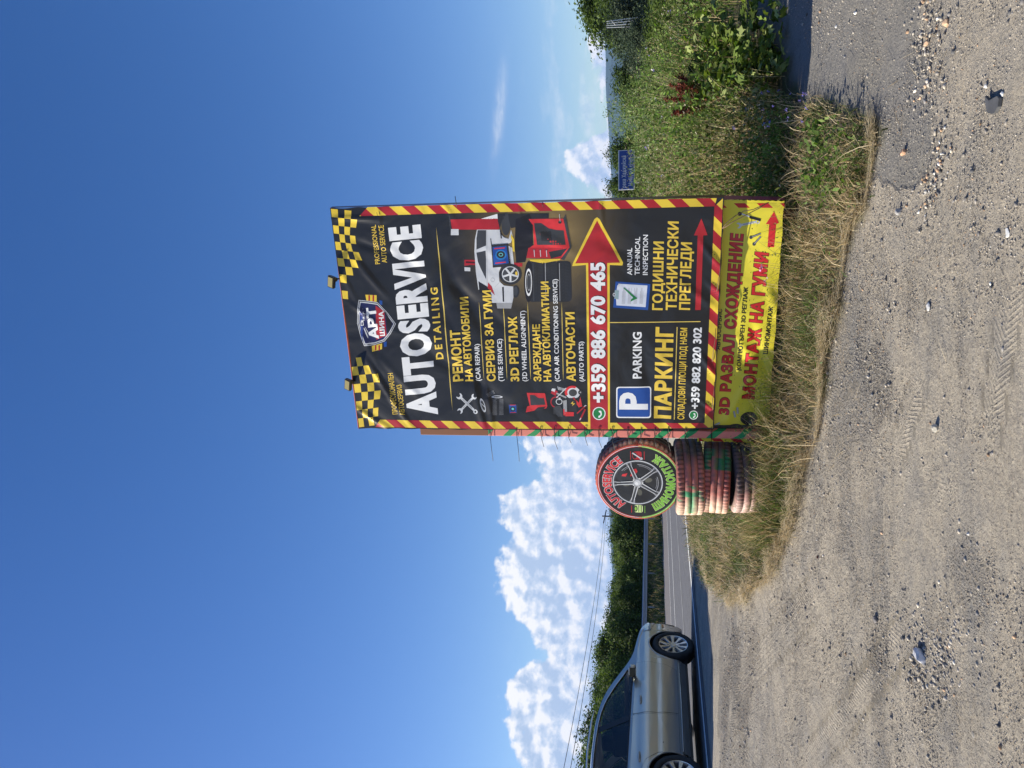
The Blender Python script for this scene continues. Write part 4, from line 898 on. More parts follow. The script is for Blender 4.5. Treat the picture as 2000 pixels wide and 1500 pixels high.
m_cable = mat('black_cable_tie', (.012, .012, .014), .5)
for i, px_ in enumerate([957, 1009, 1056, 1083, 1110, 1142, 1170, 1196, 1226, 1252, 1279, 1305, 1339, 1390]):
    s_, t_ = UP.st(px_, 834); b = MB(); e_ = .10 + .02 * (i % 3); out = .30 if i < 2 else .115 + .02 * (i % 4)
    b.tube([bpt(s_ + .008, t_, .008), bpt(s_ - .02, t_ - .002, .014), bpt(-.099, t_ - .004 * (i % 3), -.02), bpt(-.10, t_ - .01, -.085)], .0028, 5)
    b.tube([bpt(-.02, t_ + .005, .006), bpt(-.04 - out * .55, t_ + .003 - .004 * (i % 3), 0), bpt(-.03 - out, t_ - (.004 if i < 2 else .02), .01)], .0024, 5); b.build('cable_tie', m_cable, bill, True)
for px_ in (892, 1061):
    s_, t_ = UP.st(px_, 399); b = MB(); b.tube([bpt(s_ - .02, t_, .006), bpt(s_ + .065 if px_ < 1000 else s_ + .02, t_ + .004, .012)], .0028, 5); b.build('cable_tie', m_cable, bill, True)
m_wire = mat('brown_cord', S(120, 95, 75), .8)
def cord(pts, off=.03, r=.0032, par=bill):
    b = MB(); P3 = [bpt(*px_plane(x, y), off + o_) for x, y, o_ in pts]; b.tube(P3, r, 6); b.build('cord', m_wire, par, True)
cord([(1410, 445, 0), (1419, 433, .01), (1434, 421, .0), (1452, 411, .0), (1470, 408, .0), (1486, 402, -.02), (1502, 396, -.05)]); cord([(1412, 444, .01), (1432, 430, .02), (1447, 423, .01), (1465, 414, 0), (1483, 406, -.02), (1499, 397, -.05)])
for a, b_ in (((1407, 508), (1400, 568)), ((1398, 640), (1391, 705)), ((1395, 745), (1392, 800))):
    cord([(a[0], a[1], 0), (a[0] - 1, a[1] + 18, .012), (a[0] - 4, a[1] + 36, .006), (b_[0], b_[1], .0)], .014, .0028)
# floodlights on the top rail
m_led = mat('led_panel', S(150, 140, 95), .3); m_alu = mat('black_aluminium', (.02, .02, .022), .45, noise=.2)
def floodlight(px, py):
    s_, t_ = px_plane(px, py); root = bill; b = MB(); base = bpt(s_, t_ - .02, -.01); head = bpt(s_ - .012, t_ + .028, .045)
    b.tube([base, bpt(s_, t_ + .01, .03), head - Vector((0, 0, .012))], .007, 6)
    M = Matrix.Rotation(yaw, 3, 'Z') @ Matrix.Rotation(R(-22), 3, 'X') @ Matrix.Rotation(R(14), 3, 'Y'); b.box(head, (.10, .024, .062), M)
    for k in range(9): b.box(head + M @ Vector((-.044 + k * .011, .017, 0)), (.004, .012, .058), M)
    b.box(bpt(s_, t_ + .008, .012), (.03, .03, .03), M); o = b.build('floodlight', m_alu, root)
    b = MB(); b.box(head + M @ Vector((0, -.0145, 0)), (.084, .004, .048), M); b.build('lamp_glass', m_led, o)
floodlight(657, 545); floodlight(689, 745)
# ------------------------------------------------------------------ tyres
m_tyre, nt, p = new_mat('painted_tyre_rubber'); p.inputs['Roughness'].default_value = .62; p.inputs['Specular IOR Level'].default_value = .35
a_ = nt.nodes.new('ShaderNodeVertexColor'); a_.layer_name = 'Col'; n_ = nt.nodes.new('ShaderNodeTexNoise'); n_.inputs['Scale'].default_value = 22; n_.inputs['Detail'].default_value = 9; n_.inputs['Roughness'].default_value = .7
t_ = nt.nodes.new('ShaderNodeTexCoord'); nt.links.new(t_.outputs['Object'], n_.inputs['Vector']); mr_ = nt.nodes.new('ShaderNodeMapRange'); mr_.inputs[1].default_value = .42; mr_.inputs[2].default_value = .7; mr_.inputs[4].default_value = .78; nt.links.new(n_.outputs[0], mr_.inputs[0])
x_ = nt.nodes.new('ShaderNodeMix'); x_.data_type = 'RGBA'; nt.links.new(mr_.outputs[0], x_.inputs[0]); nt.links.new(a_.outputs[0], x_.inputs[6]); x_.inputs[7].default_value = (.13, .105, .095, 1); nt.links.new(x_.outputs[2], p.inputs['Base Color'])
m_rubber = mat('black_rubber', (.018, .018, .019), .75, noise=.3, nscale=15)
PK, CR, GN, DK, RDD, OL = S(186, 108, 98), S(236, 206, 178), S(40, 142, 92), S(62, 64, 66), S(168, 66, 58), S(150, 140, 90)
def tyre_mesh(ro, w, seed, paint, segs=150, sip=3):
    """ring about local Z, tread outward; groove pattern cut in the geometry"""
    rim = ro * .60; h = w / 2; prof = [(rim, -h * .80, 0), (rim + .012, -h * .93, 0), (ro * .80, -h * 1.0, 0), (ro * .93, -h * .95, 0), (ro * .975, -h * .88, 1)]
    for k, (a, b) in enumerate([(-.82, -.50), (-.44, -.10), (-.04, .32), (.38, .50)]): pass
    ribs = [(-.84, -.52), (-.46, -.06), (0.0, .42), (.48, .84)]
    for i, (a, b) in enumerate(ribs):
        e = 1 if i in (0, 3) else 2
        prof += [(ro * (1 - .012 * a * a), h * a, e), (ro * (1 - .012 * b * b), h * b, e)]
        if i < 3: c = (b + ribs[i + 1][0]) / 2; prof += [(ro - .010, h * (b + .012), 0), (ro - .010, h * (ribs[i + 1][0] - .012), 0)]
    prof += [(ro * .975, h * .88, 1), (ro * .93, h * .95, 0), (ro * .80, h, 0), (rim + .012, h * .93, 0), (rim, h * .80, 0), (rim + .012, 0, 0)]
    n = len(prof); V = np.zeros((segs, n, 3)); C = np.zeros((segs, n, 3)); rnd = np.random.default_rng(seed)
    for i in range(segs):
        t = 2 * math.pi * i / segs
        for j, (r, z, f) in enumerate(prof):
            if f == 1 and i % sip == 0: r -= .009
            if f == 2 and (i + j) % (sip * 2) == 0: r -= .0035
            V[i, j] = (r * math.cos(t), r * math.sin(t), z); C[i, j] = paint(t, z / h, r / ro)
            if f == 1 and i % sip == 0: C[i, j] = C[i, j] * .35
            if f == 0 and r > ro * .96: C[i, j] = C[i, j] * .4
    idx = np.arange(segs * n).reshape(segs, n); nx_ = np.roll(idx, -1, 0)
    F4 = np.stack([idx, nx_, np.roll(nx_, -1, 1), np.roll(idx, -1, 1)], -1).reshape(-1, 4)
    me = np_mesh('tyre', V.reshape(-1, 3), F4, m_tyre, C.reshape(-1, 3)); return me
def nz2(a, b): return float(fbm(np.array(a), np.array(b), 3))
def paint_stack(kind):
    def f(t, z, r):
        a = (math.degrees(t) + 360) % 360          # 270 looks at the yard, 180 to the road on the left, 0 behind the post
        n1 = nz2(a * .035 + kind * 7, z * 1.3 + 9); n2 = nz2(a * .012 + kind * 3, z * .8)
        c = np.array(PK) * (.75 + .4 * n1); worn_sunlit = sstep(252, 215, a) if a > 90 else 0  # left side cream: partly worn paint, partly sunlight put into the colour
        c = c * (1 - worn_sunlit * .8) + np.array(CR if kind != 2 else S(215, 190, 180)) * worn_sunlit * .8
        dk = float(sstep(292, 318, a + 26 * (n1 - .5))) if a > 180 else 1.0  # right side black: unpainted rubber, with its shade put into the colour too
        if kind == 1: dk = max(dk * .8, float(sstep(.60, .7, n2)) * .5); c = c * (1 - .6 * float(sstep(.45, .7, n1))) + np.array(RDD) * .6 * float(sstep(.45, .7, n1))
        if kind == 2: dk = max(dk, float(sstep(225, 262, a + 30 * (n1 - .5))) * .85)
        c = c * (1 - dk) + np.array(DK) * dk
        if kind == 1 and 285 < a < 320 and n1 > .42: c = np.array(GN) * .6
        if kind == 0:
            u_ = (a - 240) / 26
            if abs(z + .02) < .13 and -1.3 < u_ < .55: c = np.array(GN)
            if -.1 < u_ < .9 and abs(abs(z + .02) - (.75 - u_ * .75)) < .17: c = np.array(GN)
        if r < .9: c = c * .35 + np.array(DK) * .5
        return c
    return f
TC = (-.805, 6.86)
tyre_lab = ['top tyre of the painted stack, pink and cream with a green arrow', 'middle tyre of the painted stack, red and olive paint', 'lowest tyre of the painted stack, mostly black and half in the grass']
zc = [1, 0, 0]; z_ = float(zt(*TC)) + .02; tw = [.235, .225, .25]; ro = [.332, .322, .318]
zs = []; bz = at(1378, 930, 6.56).z; zs = [bz + .118 + .01, bz - .225 / 2 + .004, bz - .225 - .125 + .008]
for i in range(3):
    t = thing('tyre', tyre_lab[i], 'tyre', (TC[0] + (.0, .012, .02)[i], TC[1] + (0, .01, 0)[i], zs[i] - tw[i] / 2), R(i * 31) if False else 0, 'painted tyres stacked beside the billboard')
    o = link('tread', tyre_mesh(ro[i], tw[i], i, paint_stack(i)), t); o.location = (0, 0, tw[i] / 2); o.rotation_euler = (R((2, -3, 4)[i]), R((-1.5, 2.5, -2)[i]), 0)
# the big tyre set upright on the stack with a round printed disc
AX = Vector((-.37, -.929, 0)).normalized(); SXX = Vector((-AX.y, AX.x, 0)); 
if SXX.x < 0: SXX = -SXX
wc = at(1247, 941, 6.88)
def paint_big(t, z, r):
    n1 = nz2(math.degrees(t) * .03, z * 1.2); c = np.array(S(62, 58, 56)) * (.7 + .6 * n1)
    k = float(sstep(.15, .85, z + .5 * (n1 - .5)));  c = c * (1 - k) + np.array(PK) * k
    if z > .5 and n1 > .56: c = np.array(CR) * .8
    if z < .3 and n1 > .62: c = np.array(GN) * .5
    return c
ts = thing('tyre_sign', 'round auto service and tyre fitting sign on an upright painted tyre above the stack', 'sign', (wc.x, wc.y, wc.z - .37))
MZ = Matrix((SXX, Vector((0, 0, 1)), AX)).transposed()      # local x right, y up, z towards the yard
o = link('tyre', tyre_mesh(.386, .27, 9, paint_big, 150, 3), ts); o.matrix_local = Matrix.Translation((0, 0, .37) - (AX * .135) if False else Vector((0, 0, .37)) - AX * .14) @ MZ.to_4x4()
SR = .365
class Disc:
    off = 0
    def st(s, a, b): return (a, b)
    def xyz(s, a, lift):
        return np.array(wc) + np.outer(a[:, 0] * SR, np.array(SXX)) + np.outer(a[:, 1] * SR, np.array((0, 0, 1))) + np.outer(lift + .004 * np.sin(a[:, 0] * 6) * 0, np.array(AX))
DI = Disc(); _N = NRM
def disc_prt(**k): return Prt(DI, grid=.5, l0=.012, dl=.0006)
q = disc_prt(); q.ell((0, 0), 1, 1, V_red, 0, n=72); q.ring((0, 0), 1, 1, .055, V_cred, 1, 0, 5, 175, 60); q.ring((0, 0), 1, 1, .055, v_('vinyl_lime', S(130, 190, 70)), 1, 0, 185, 355, 60); q.ell((0, 0), .945, .945, v_('vinyl_disc_black', S(34, 36, 38)), 2, n=72)
V_lime = q.mats[2]; V_disc = q.mats[3]
q.ring((0, 0), .975, .975, .012, V_white, 3, 0, 0, 180, 50); q.ring((0, 0), .975, .975, .012, v_('vinyl_pale_lime', S(215, 235, 160)), 3, 0, 180, 360, 50)
b = bmesh.new(); disc = q.build('sign_disc', ts)
rim = MB(); rim.tube([wc + AX * .006 + (SXX * math.cos(t * .0872665) + Vector((0, 0, math.sin(t * .0872665)))) * SR for t in range(73)], .008, 6); rim.build('disc_rim', mat('disc_edge', S(190, 90, 70), .5), disc, True)
q = disc_prt(); lay = 5
q.ring((0, .02), .60, .60, .028, V_lgrey, 6, n=60); q.ring((0, .02), .575, .575, .04, V_dgrey, 5, n=60); q.ell((0, .02), .55, .55, V_tyre, 4, n=48)
for a0, a1 in ((-50, 0), (-115, -70), (15, 50)): q.ring((0, .02), .50, .50, .018, V_grey, 6, 0, a0, a1, 16); q.ring((0, .02), .46, .46, .01, V_grey, 6, 0, a0 + 6, a1 - 4, 16)
for k, a in enumerate((100, 190, 285)): q.ell((.27 * math.cos(R(a)), .02 + .27 * math.sin(R(a))), .09, .06, v_('vinyl_brake_disc', S(92, 92, 84)) if k == 0 else q.mats[-1], 5, a)
q.poly([(.17, .20), (.36, .13), (.38, .05), (.30, .02), (.18, .10)], V_lred, 6); q.poly([(.16, .30), (.25, .26), (.22, .38), (.17, .40)], V_lred, 6)
for k in range(5):
    a = R(90 + 72 * k + 4); c_, s_ = math.cos(a), math.sin(a); P2 = lambda r_, w_: (r_ * c_ - w_ * s_, .02 + r_ * s_ + w_ * c_)
    q.poly([P2(.06, .055), P2(.42, .035), P2(.57, .075), P2(.57, -.075), P2(.42, -.035), P2(.06, -.055)], V_grey, 7); q.poly([P2(.1, .012), P2(.56, .025), P2(.56, -.025), P2(.1, -.012)], V_dgrey, 8); q.line(P2(.1, .042), P2(.5, .032), .014, V_white, 9); q.line(P2(.1, -.042), P2(.5, -.032), .010, V_white, 9)
    a = R(90 + 36 + 72 * k); q.ell((.12 * math.cos(a), .02 + .12 * math.sin(a)), .016, .016, V_white, 10)
q.ell((0, .02), .115, .115, V_grey, 9); q.ell((-.005, .025), .08, .08, V_lgrey, 10); q.ell((-.02, .04), .04, .04, V_white, 11)
q.build('wheel_picture', disc)
fcur = bpy.data.curves.new('scratch', 'FONT'); fobj = bpy.data.objects.new('scratch', fcur); COL.objects.link(fobj)
def arc_text(body, r0, cap, a_l, a_r, m, w, layer, low=False):
    v, f = text_mesh(body, w, 1.08); x0, x1 = v[:, 0].min(), v[:, 0].max(); q = disc_prt(); 
    def mp(v, m_, lay_):
        out = []
        for x, y in v:
            t = R(a_l + (a_r - a_l) * (x - x0) / (x1 - x0)); r_ = r0 - y / CAPH * cap if low else r0 + y / CAPH * cap; out.append((r_ * math.cos(t), r_ * math.sin(t)))
        q.raw(out, f, m_, lay_)
    mp(v, m, layer)
    v2, f2 = text_mesh(body, w + .03, 1.08); out = []
    for x, y in v2:
        t = R(a_l + (a_r - a_l) * (x - x0) / (x1 - x0)); r_ = r0 - y / CAPH * cap if low else r0 + y / CAPH * cap; out.append((r_ * math.cos(t), r_ * math.sin(t)))
    q.raw(out, f2, V_white if not low else V_pl, layer - 1); q.build('lettering', disc)
V_pl = bpy.data.materials['vinyl_pale_lime']
arc_text('AUTOSERVICE', .66, .19, 152, 34, V_lred, .045, 6); arc_text('ШИНОМОНТАЖ', .86, .17, 208, 332, V_lime, .05, 6, True)
q = disc_prt(); q.poly(rrect([(-.83, .10), (-.62, .10), (-.62, -.10), (-.83, -.10)], .05), V_pl, 4); q.ell((-.725, .07), .085, .045, V_disc, 5); q.ell((-.725, .07), .055, .026, V_lime, 6)
for k in range(3): q.line((-.82, .0 - k * .035), (-.63, .0 - k * .035), .014, V_lime if k % 2 else V_disc, 5)
q.line((-.84, .17), (-.64, .17), .012, V_lred, 4); q.line((-.84, -.15), (-.64, -.15), .012, V_lime, 4)
q.poly(rrect([(.62, .11), (.84, .11), (.84, -.08), (.62, -.08)], .05), V_red, 4); q.ell((.73, .08), .09, .05, V_disc, 5); q.ring((.73, .08), .10, .06, .014, V_lred, 6); q.line((.64, -.08), (.80, .14), .03, V_lgrey, 7); q.ell((.65, -.07), .035, .035, V_lgrey, 7, 0, 12)
q.line((.62, .18), (.84, .18), .012, V_lred, 4); q.line((.62, -.14), (.84, -.14), .012, V_lred, 4); q.build('tyre_icon', disc)
bpy.data.objects.remove(fobj)
# white board behind the tyres
wb = thing('notice_board', 'small white board with black scrawl behind the tyre stack', 'board', tuple(at(1372, 857, 7.35)))
b = MB(); c = at(1338, 857, 7.35); b.box(c, (.36, .02, .30), Matrix.Rotation(yaw, 3, 'Z')); b.build('panel', mat('white_board', (.75, .75, .74), .5), wb)
b = MB(); fn = c + NRM * .014
for (dx, dz, ln, an) in ((-.10, .04, .09, 70), (-.08, -.02, .07, 20), (.02, .02, .08, 95), (.05, -.04, .06, 10), (.10, .03, .07, 60)):
    d = SX * math.cos(R(an)) + Vector((0, 0, math.sin(R(an)))); p0 = fn + SX * dx + Vector((0, 0, dz)); b.tube([p0 - d * ln / 2, p0 + d * ln / 2 + NRM * .001], .006, 4)
b.build('scrawl', V_shadow, wb); b = MB(); b.tube([Vector((c.x, c.y + .02, -.4)), Vector((c.x, c.y + .02, c.z))], .02, 6); b.build('leg', m_dark, wb)

# ------------------------------------------------------------------ the car
m_paint, nt, p = new_mat('champagne_grey_paint'); p.inputs['Base Color'].default_value = (*S(188, 182, 171), 1); p.inputs['Metallic'].default_value = .75; p.inputs['Roughness'].default_value = .34; p.inputs['Coat Weight'].default_value = 1.0; p.inputs['Coat Roughness'].default_value = .06
n_ = nt.nodes.new('ShaderNodeTexNoise'); n_.inputs['Scale'].default_value = 3.5; n_.inputs['Detail'].default_value = 8; t_ = nt.nodes.new('ShaderNodeTexCoord'); nt.links.new(t_.outputs['Object'], n_.inputs['Vector']); mr_ = nt.nodes.new('ShaderNodeMapRange'); mr_.inputs[3].default_value = .26; mr_.inputs[4].default_value = .46; nt.links.new(n_.outputs[0], mr_.inputs[0]); nt.links.new(mr_.outputs[0], p.inputs['Roughness'])
m_trim = mat('black_trim', (.012, .012, .013), .5); m_chrome = mat('chrome_strip', (.75, .75, .76), .18, 1.0); m_alloy = mat('alloy_wheel', (.55, .55, .57), .3, .9, coat=.3); m_int = mat('dark_interior', (.02, .02, .022), .9)
m_glass, nt, p = new_mat('tinted_window'); nt.nodes.remove(p); gl = nt.nodes.new('ShaderNodeBsdfGlossy'); gl.inputs['Roughness'].default_value = .03; tr = nt.nodes.new('ShaderNodeBsdfTransparent'); tr.inputs[0].default_value = (.68, .74, .73, 1)
fr_ = nt.nodes.new('ShaderNodeFresnel'); fr_.inputs[0].default_value = 1.55; ms = nt.nodes.new('ShaderNodeMixShader'); nt.links.new(fr_.outputs[0], ms.inputs[0]); nt.links.new(tr.outputs[0], ms.inputs[1]); nt.links.new(gl.outputs[0], ms.inputs[2]); nt.links.new(ms.outputs[0], nt.nodes['Material Output'].inputs[0])
LEN = 4.77; XR, XF = 1.02, 3.81; WR = .338; HW = .915
xs_top = [0, .06, .25, .45, .95, 1.6, 2.3, 2.75, 3.05, 3.35, 3.48, 3.9, 4.3, 4.55, 4.68, 4.74, 4.77]
zs_top = [.88, .98, 1.26, 1.42, 1.52, 1.56, 1.55, 1.475, 1.32, 1.12, 1.04, .985, .92, .84, .74, .64, .52]
ztop = lambda x: float(np.mean(np.interp(np.linspace(x - .2, x + .2, 9).clip(0, 4.77), xs_top, zs_top))) if .4 < x < 4.5 else float(np.interp(x, xs_top, zs_top))
zbelt = lambda x: float(np.interp(x, [0, .3, 1.2, 2.4, 3.4, 4.0, 4.5, 4.77], [.93, .97, .975, .955, .93, .88, .76, .50]))
def half(x, z):
    end = float(np.interp(x, [0, .12, .45, 1.0, 3.7, 4.2, 4.5, 4.68, 4.77], [.78, .84, .885, .91, .91, .885, .81, .67, .46]))
    zb = zbelt(x)
    if z <= zb:
        t = z / zb; prof_ = np.interp(z, [.15, .24, .34, .52, .60, .72, .80, .88, 1.0], [.86, .93, .965, .995, .985, .995, .985, .955, .935]); return end * float(prof_)
    s0 = end * float(np.interp(zb, [.13, .20, .30, .36, .43, .60, .82, .85, 1.0], [.86, .94, .985, .992, .980, .984, .986, .976, .915])); k = (z - zb) / .58; return s0 - k * .27 * (end / .91) - .02 * k * k
def zlow(x):
    z = .155 if x < 3.2 else .16
    for c_ in (XR, XF):
        d = abs(x - c_)
        if d < .385: z = max(z, WR + math.sqrt(.385 ** 2 - d * d))
    if x > 4.3: z = max(z, .18)
    return z
WIN = [(.42, 1.02), (1.35, 1.005), (2.4, .99), (3.22, .975), (3.30, .985), (3.14, 1.08), (2.88, 1.24), (2.60, 1.37), (2.3, 1.44), (1.7, 1.475), (1.1, 1.465), (.75, 1.42), (.55, 1.28)]
def chaikin(P_):
    out = []
    for i in range(len(P_)):
        a, b = np.array(P_[i]), np.array(P_[(i + 1) % len(P_)]); out += [tuple(a * .78 + b * .22), tuple(a * .22 + b * .78)]
    return out
WIN = chaikin(WIN)
carp = along(-1.32, .51) + Vector((0, 0, .012))      # ground point under the rear axle, right wheels on q ~ -0.65
car = thing('parked_car', 'champagne grey estate car parked on the road edge, its shaded side to the yard', 'car', tuple(carp - Vector((RDX, RDY, 0)).normalized() * 0), math.atan2(RDY, RDX))
def cbuild(mb, name, mats, parent=None, smooth=False, recalc=False):
    parent = parent or car; o = mb.build(name, mats, None, smooth, recalc=recalc); o.parent = parent; return o
Xs = np.linspace(0, LEN, 240); NS = 26; b = MB(); secs = []
for x in Xs:
    zt_ = ztop(x); zb = min(zbelt(x), zt_ - .015); zl = zlow(x); pts = []
    for k in range(NS): 
        z = zl + (zb - zl) * k / (NS - 1); pts.append((half(x, z), z))
    cabin = zt_ - zb > .06; ze = zt_ - (.05 if cabin else .01); n2 = 16
    for k in range(1, n2 + 1):
        z = zb + (ze - zb) * k / n2; pts.append((half(x, z) if cabin else pts[NS - 1][0] - .05 * k / n2, z))
    e_ = pts[-1][0]
    for k in range(1, 11):
        t = k / 10; pts.append((e_ * (1 - t), ze + (zt_ - ze) * math.sin(t * math.pi / 2) ** .7))
    secs.append(pts)
n = len(secs[0]); vs = []
for i, x in enumerate(Xs):
    for y, z in secs[i]: vs.append((x - XR, -y, z))
    for y, z in secs[i][:-1][::-1]: vs.append((x - XR, y, z))
M_ = 2 * n - 1; fs = []
for i in range(len(Xs) - 1):
    for j in range(M_ - 1):
        mx_, mz_ = (Xs[i] + Xs[i + 1]) / 2, (vs[i * M_ + j][2] + vs[i * M_ + j + 1][2]) / 2; jj = j if j < n else M_ - 2 - j
        if NS - 2 < jj < NS + 16 and inpoly(np.array([mx_]), np.array([mz_]), WIN)[0]: continue
        if NS + 15 <= jj and 2.72 < mx_ < 3.36 and abs(vs[i * M_ + j][1]) < .62: continue          # windscreen opening
        fs.append((i * M_ + j, i * M_ + j + 1, (i + 1) * M_ + j + 1, (i + 1) * M_ + j))
b.add(vs, fs); b.add([vs[j] for j in range(M_)], [tuple(range(M_))]); b.add([vs[(len(Xs) - 1) * M_ + j] for j in range(M_)], [tuple(range(M_))])
cbuild(b, 'body', m_paint, smooth=True)
def on(x, z, side=-1, off=0.0): return (x - XR, side * (half(x, z) + off), z)
def patch(name, poly, m, off, par=None, side=-1, g=.05, smooth=True):
    bm_ = bmesh.new(); f = geometry.tessellate_polygon([[Vector((a, c, 0)) for a, c in poly]]); bv = [bm_.verts.new((a, c, 0)) for a, c in poly]
    for t in f: bm_.faces.new([bv[i] for i in t])
    co = np.array(poly)
    for ax in (0, 1):
        for k in range(math.floor(co[:, ax].min() / g) + 1, math.ceil(co[:, ax].max() / g)):
            pc = [0, 0, 0]; pn = [0, 0, 0]; pc[ax] = k * g; pn[ax] = 1; bmesh.ops.bisect_plane(bm_, geom=bm_.verts[:] + bm_.edges[:] + bm_.faces[:], dist=1e-6, plane_co=pc, plane_no=pn)
    for v in bm_.verts: v.co = Vector(on(v.co.x, v.co.y, side, off))
    bmesh.ops.recalc_face_normals(bm_, faces=bm_.faces[:])
    for fc in bm_.faces: fc.smooth = smooth
    me = bpy.data.meshes.new(name); bm_.to_mesh(me); bm_.free(); me.materials.append(m); o = link(name, me, par or car); return o
# doors: a dark joint, the door skin a little inside it
def shrink(poly, d):
    c = np.mean(np.array(poly), 0); return [tuple(np.array(q_) + (c - np.array(q_)) / np.hypot(*(c - np.array(q_))) * d) for q_ in poly]
FD = [(2.18, .30), (3.16, .30), (3.25, .45), (3.30, .70), (3.30, .93), (2.12, .955), (2.14, .6)]; RD = [(1.40, .30), (2.155, .30), (2.115, .6), (2.095, .955), (.98, .965), (1.02, .84), (1.22, .76), (1.36, .60)]
for side in (-1, 1):
    for D_, nm in ((FD, 'door'), (RD, 'door')):
        patch('door_seam', D_, m_trim, .0016, None, side); dr = patch(nm, shrink(D_, .006), m_paint, .0034, None, side)
        hx = 2.32 if D_ is FD else 1.18; hb = MB(); pts = [Vector(on(hx + k * .045, .845 + (.006 if k in (1, 2, 3) else 0), side, .006 + .03 * math.sin(math.pi * min(1, max(0, k / 4))) ** .5)) for k in range(5)]; hb.tube(pts, [.010, .014, .015, .014, .010], 8); h_ = cbuild(hb, 'handle', m_paint, smooth=True); h_.parent = dr
    # glass, pillars and bright surround
    gl_ = patch('side_glass', shrink(WIN, .004), m_glass, -.006, None, side)
    for x0, x1 in ((2.02, 2.14), (.98, 1.04)):
        patch('pillar', [(x0, .99), (x1, .99), (x1 - .05, 1.44), (x0 - .05, 1.44)], m_trim, .001, gl_, side)
    tb = MB(); tb.tube([on(x, z, side, .002) for x, z in WIN + WIN[:1]], .010, 6, cap=False); cbuild(tb, 'window_trim', m_trim, smooth=True)
    tb = MB(); tb.tube([on(x, z + .012, side, .008) for x, z in WIN[9:] + WIN[:1]], .007, 6); cbuild(tb, 'chrome_strip', m_chrome, smooth=True)
    sk = patch('sill', [(1.42, .16), (3.40, .16), (3.40, .25), (1.42, .25)], m_paint, .018, None, side); tb = MB(); tb.tube([on(1.45, .26, side, .012), on(2.4, .255, side, .014), on(3.38, .26, side, .012)], .010, 6); cbuild(tb, 'sill_strip', m_paint, smooth=True)
    tb = MB(); tb.tube([(x - XR, side * (half(x, ztop(x) - .05) - .045), ztop(x) + .028) for x in (.5, .62, 1.1, 1.7, 2.3, 2.5)], [.008, .012, .014, .014, .012, .006], 6); cbuild(tb, 'roof_rail', m_chrome, smooth=True)
    mb = MB(); c_ = Vector(on(3.06, 1.0, side, .0)); rg = [];
    for k in range(7):
        t = k / 6; rg.append((c_ + Vector((.02 - .02 * t, side * (.05 + .17 * t), .025)), .015 + .052 * math.sin(math.pi * (.12 + .80 * t)) ** .6))
    mb.box(c_ + Vector((-.08, side * .13, -.02)), (.085, .19, .115)); mo = cbuild(mb, 'mirror', m_paint); md = mo.modifiers.new('bevel', 'BEVEL'); md.width = .035; md.segments = 3; md2 = MB(); md2.box(c_ + Vector((-.128, side * .13, -.02)), (.006, .165, .092)); mg_ = cbuild(md2, 'mirror_glass', m_trim); mg_.parent = mo
    mb = MB(); mb.tube([c_ + Vector((0, side * -.02, -.02)), c_ + Vector((0.01, side * .09, .02))], .022, 8); cbuild(mb, 'mirror_foot', m_trim, smooth=True)
    for c_ in (XR, XF):
        tb = MB(); tb.tube([(c_ - XR + .392 * math.cos(R(a)), side * (half(c_ + .39 * math.cos(R(a)), min(.9, WR + .39 * math.sin(R(a)))) - .004), WR + .392 * math.sin(R(a))) for a in range(-18, 199, 9)], .014, 6); cbuild(tb, 'arch_lip', m_paint, smooth=True)
        ab = MB(); N_ = 24; 
        for k in range(N_):
            a0, a1 = R(-20 + 220 * k / N_), R(-20 + 220 * (k + 1) / N_); ab.add([(c_ - XR + .40 * math.cos(a), side * y_, WR + .40 * math.sin(a)) for a, y_ in ((a0, .86), (a1, .86), (a1, .45), (a0, .45))], [(0, 1, 2, 3)])
        cbuild(ab, 'wheel_arch', m_trim)
    hl = patch('headlight', [(4.18, .70), (4.60, .62), (4.63, .72), (4.40, .80), (4.15, .83)], mat('headlamp_glass', (.35, .37, .4), .08, .3, coat=1) if side < 0 else bpy.data.materials['headlamp_glass'], .006, None, side)
patch('bumper_vent', [(4.46, .30), (4.66, .34), (4.66, .44), (4.5, .46)], m_trim, .005); patch('reflector', [(4.32, .48), (4.46, .49), (4.46, .52), (4.32, .51)], mat('amber_reflector', (.6, .2, .02), .3), .006)
b = MB(); b.box(((2.1 - XR), 0, .25), (3.9, 1.6, .25)); cbuild(b, 'underbody', m_trim)
b = MB(); W0 = [(2.74, -.60), (2.74, .60), (3.35, .63), (3.35, -.63)]; b.add([(x - XR, y, ztop(x) - .012) for x, y in W0], [(0, 1, 2, 3)]); cbuild(b, 'windscreen', m_glass)
b = MB(); b.box((1.9 - XR, 0, .62), (2.6, 1.4, .35)); b.box((3.0 - XR, 0, .93), (.35, 1.35, .22)); cbuild(b, 'interior', m_int)
for sx_ in (2.15, 1.35):
    for sy in (-.36, .36):
        b = MB(); b.box((sx_ - XR, sy, 1.0), (.16, .46, .52), Matrix.Rotation(R(-14), 3, 'Y')); b.box((sx_ - XR - .09, sy, 1.32), (.10, .26, .17)); so = cbuild(b, 'seat', m_int); md = so.modifiers.new('bevel', 'BEVEL'); md.width = .05; md.segments = 3
b = MB(); b.tube([(2.72 - XR + .03 * math.cos(t * .5236), .36 + .18 * math.sin(t * .5236), 1.02 + .18 * math.cos(t * .5236)) for t in range(13)], .014, 6); cbuild(b, 'steering_wheel', m_int, smooth=True)
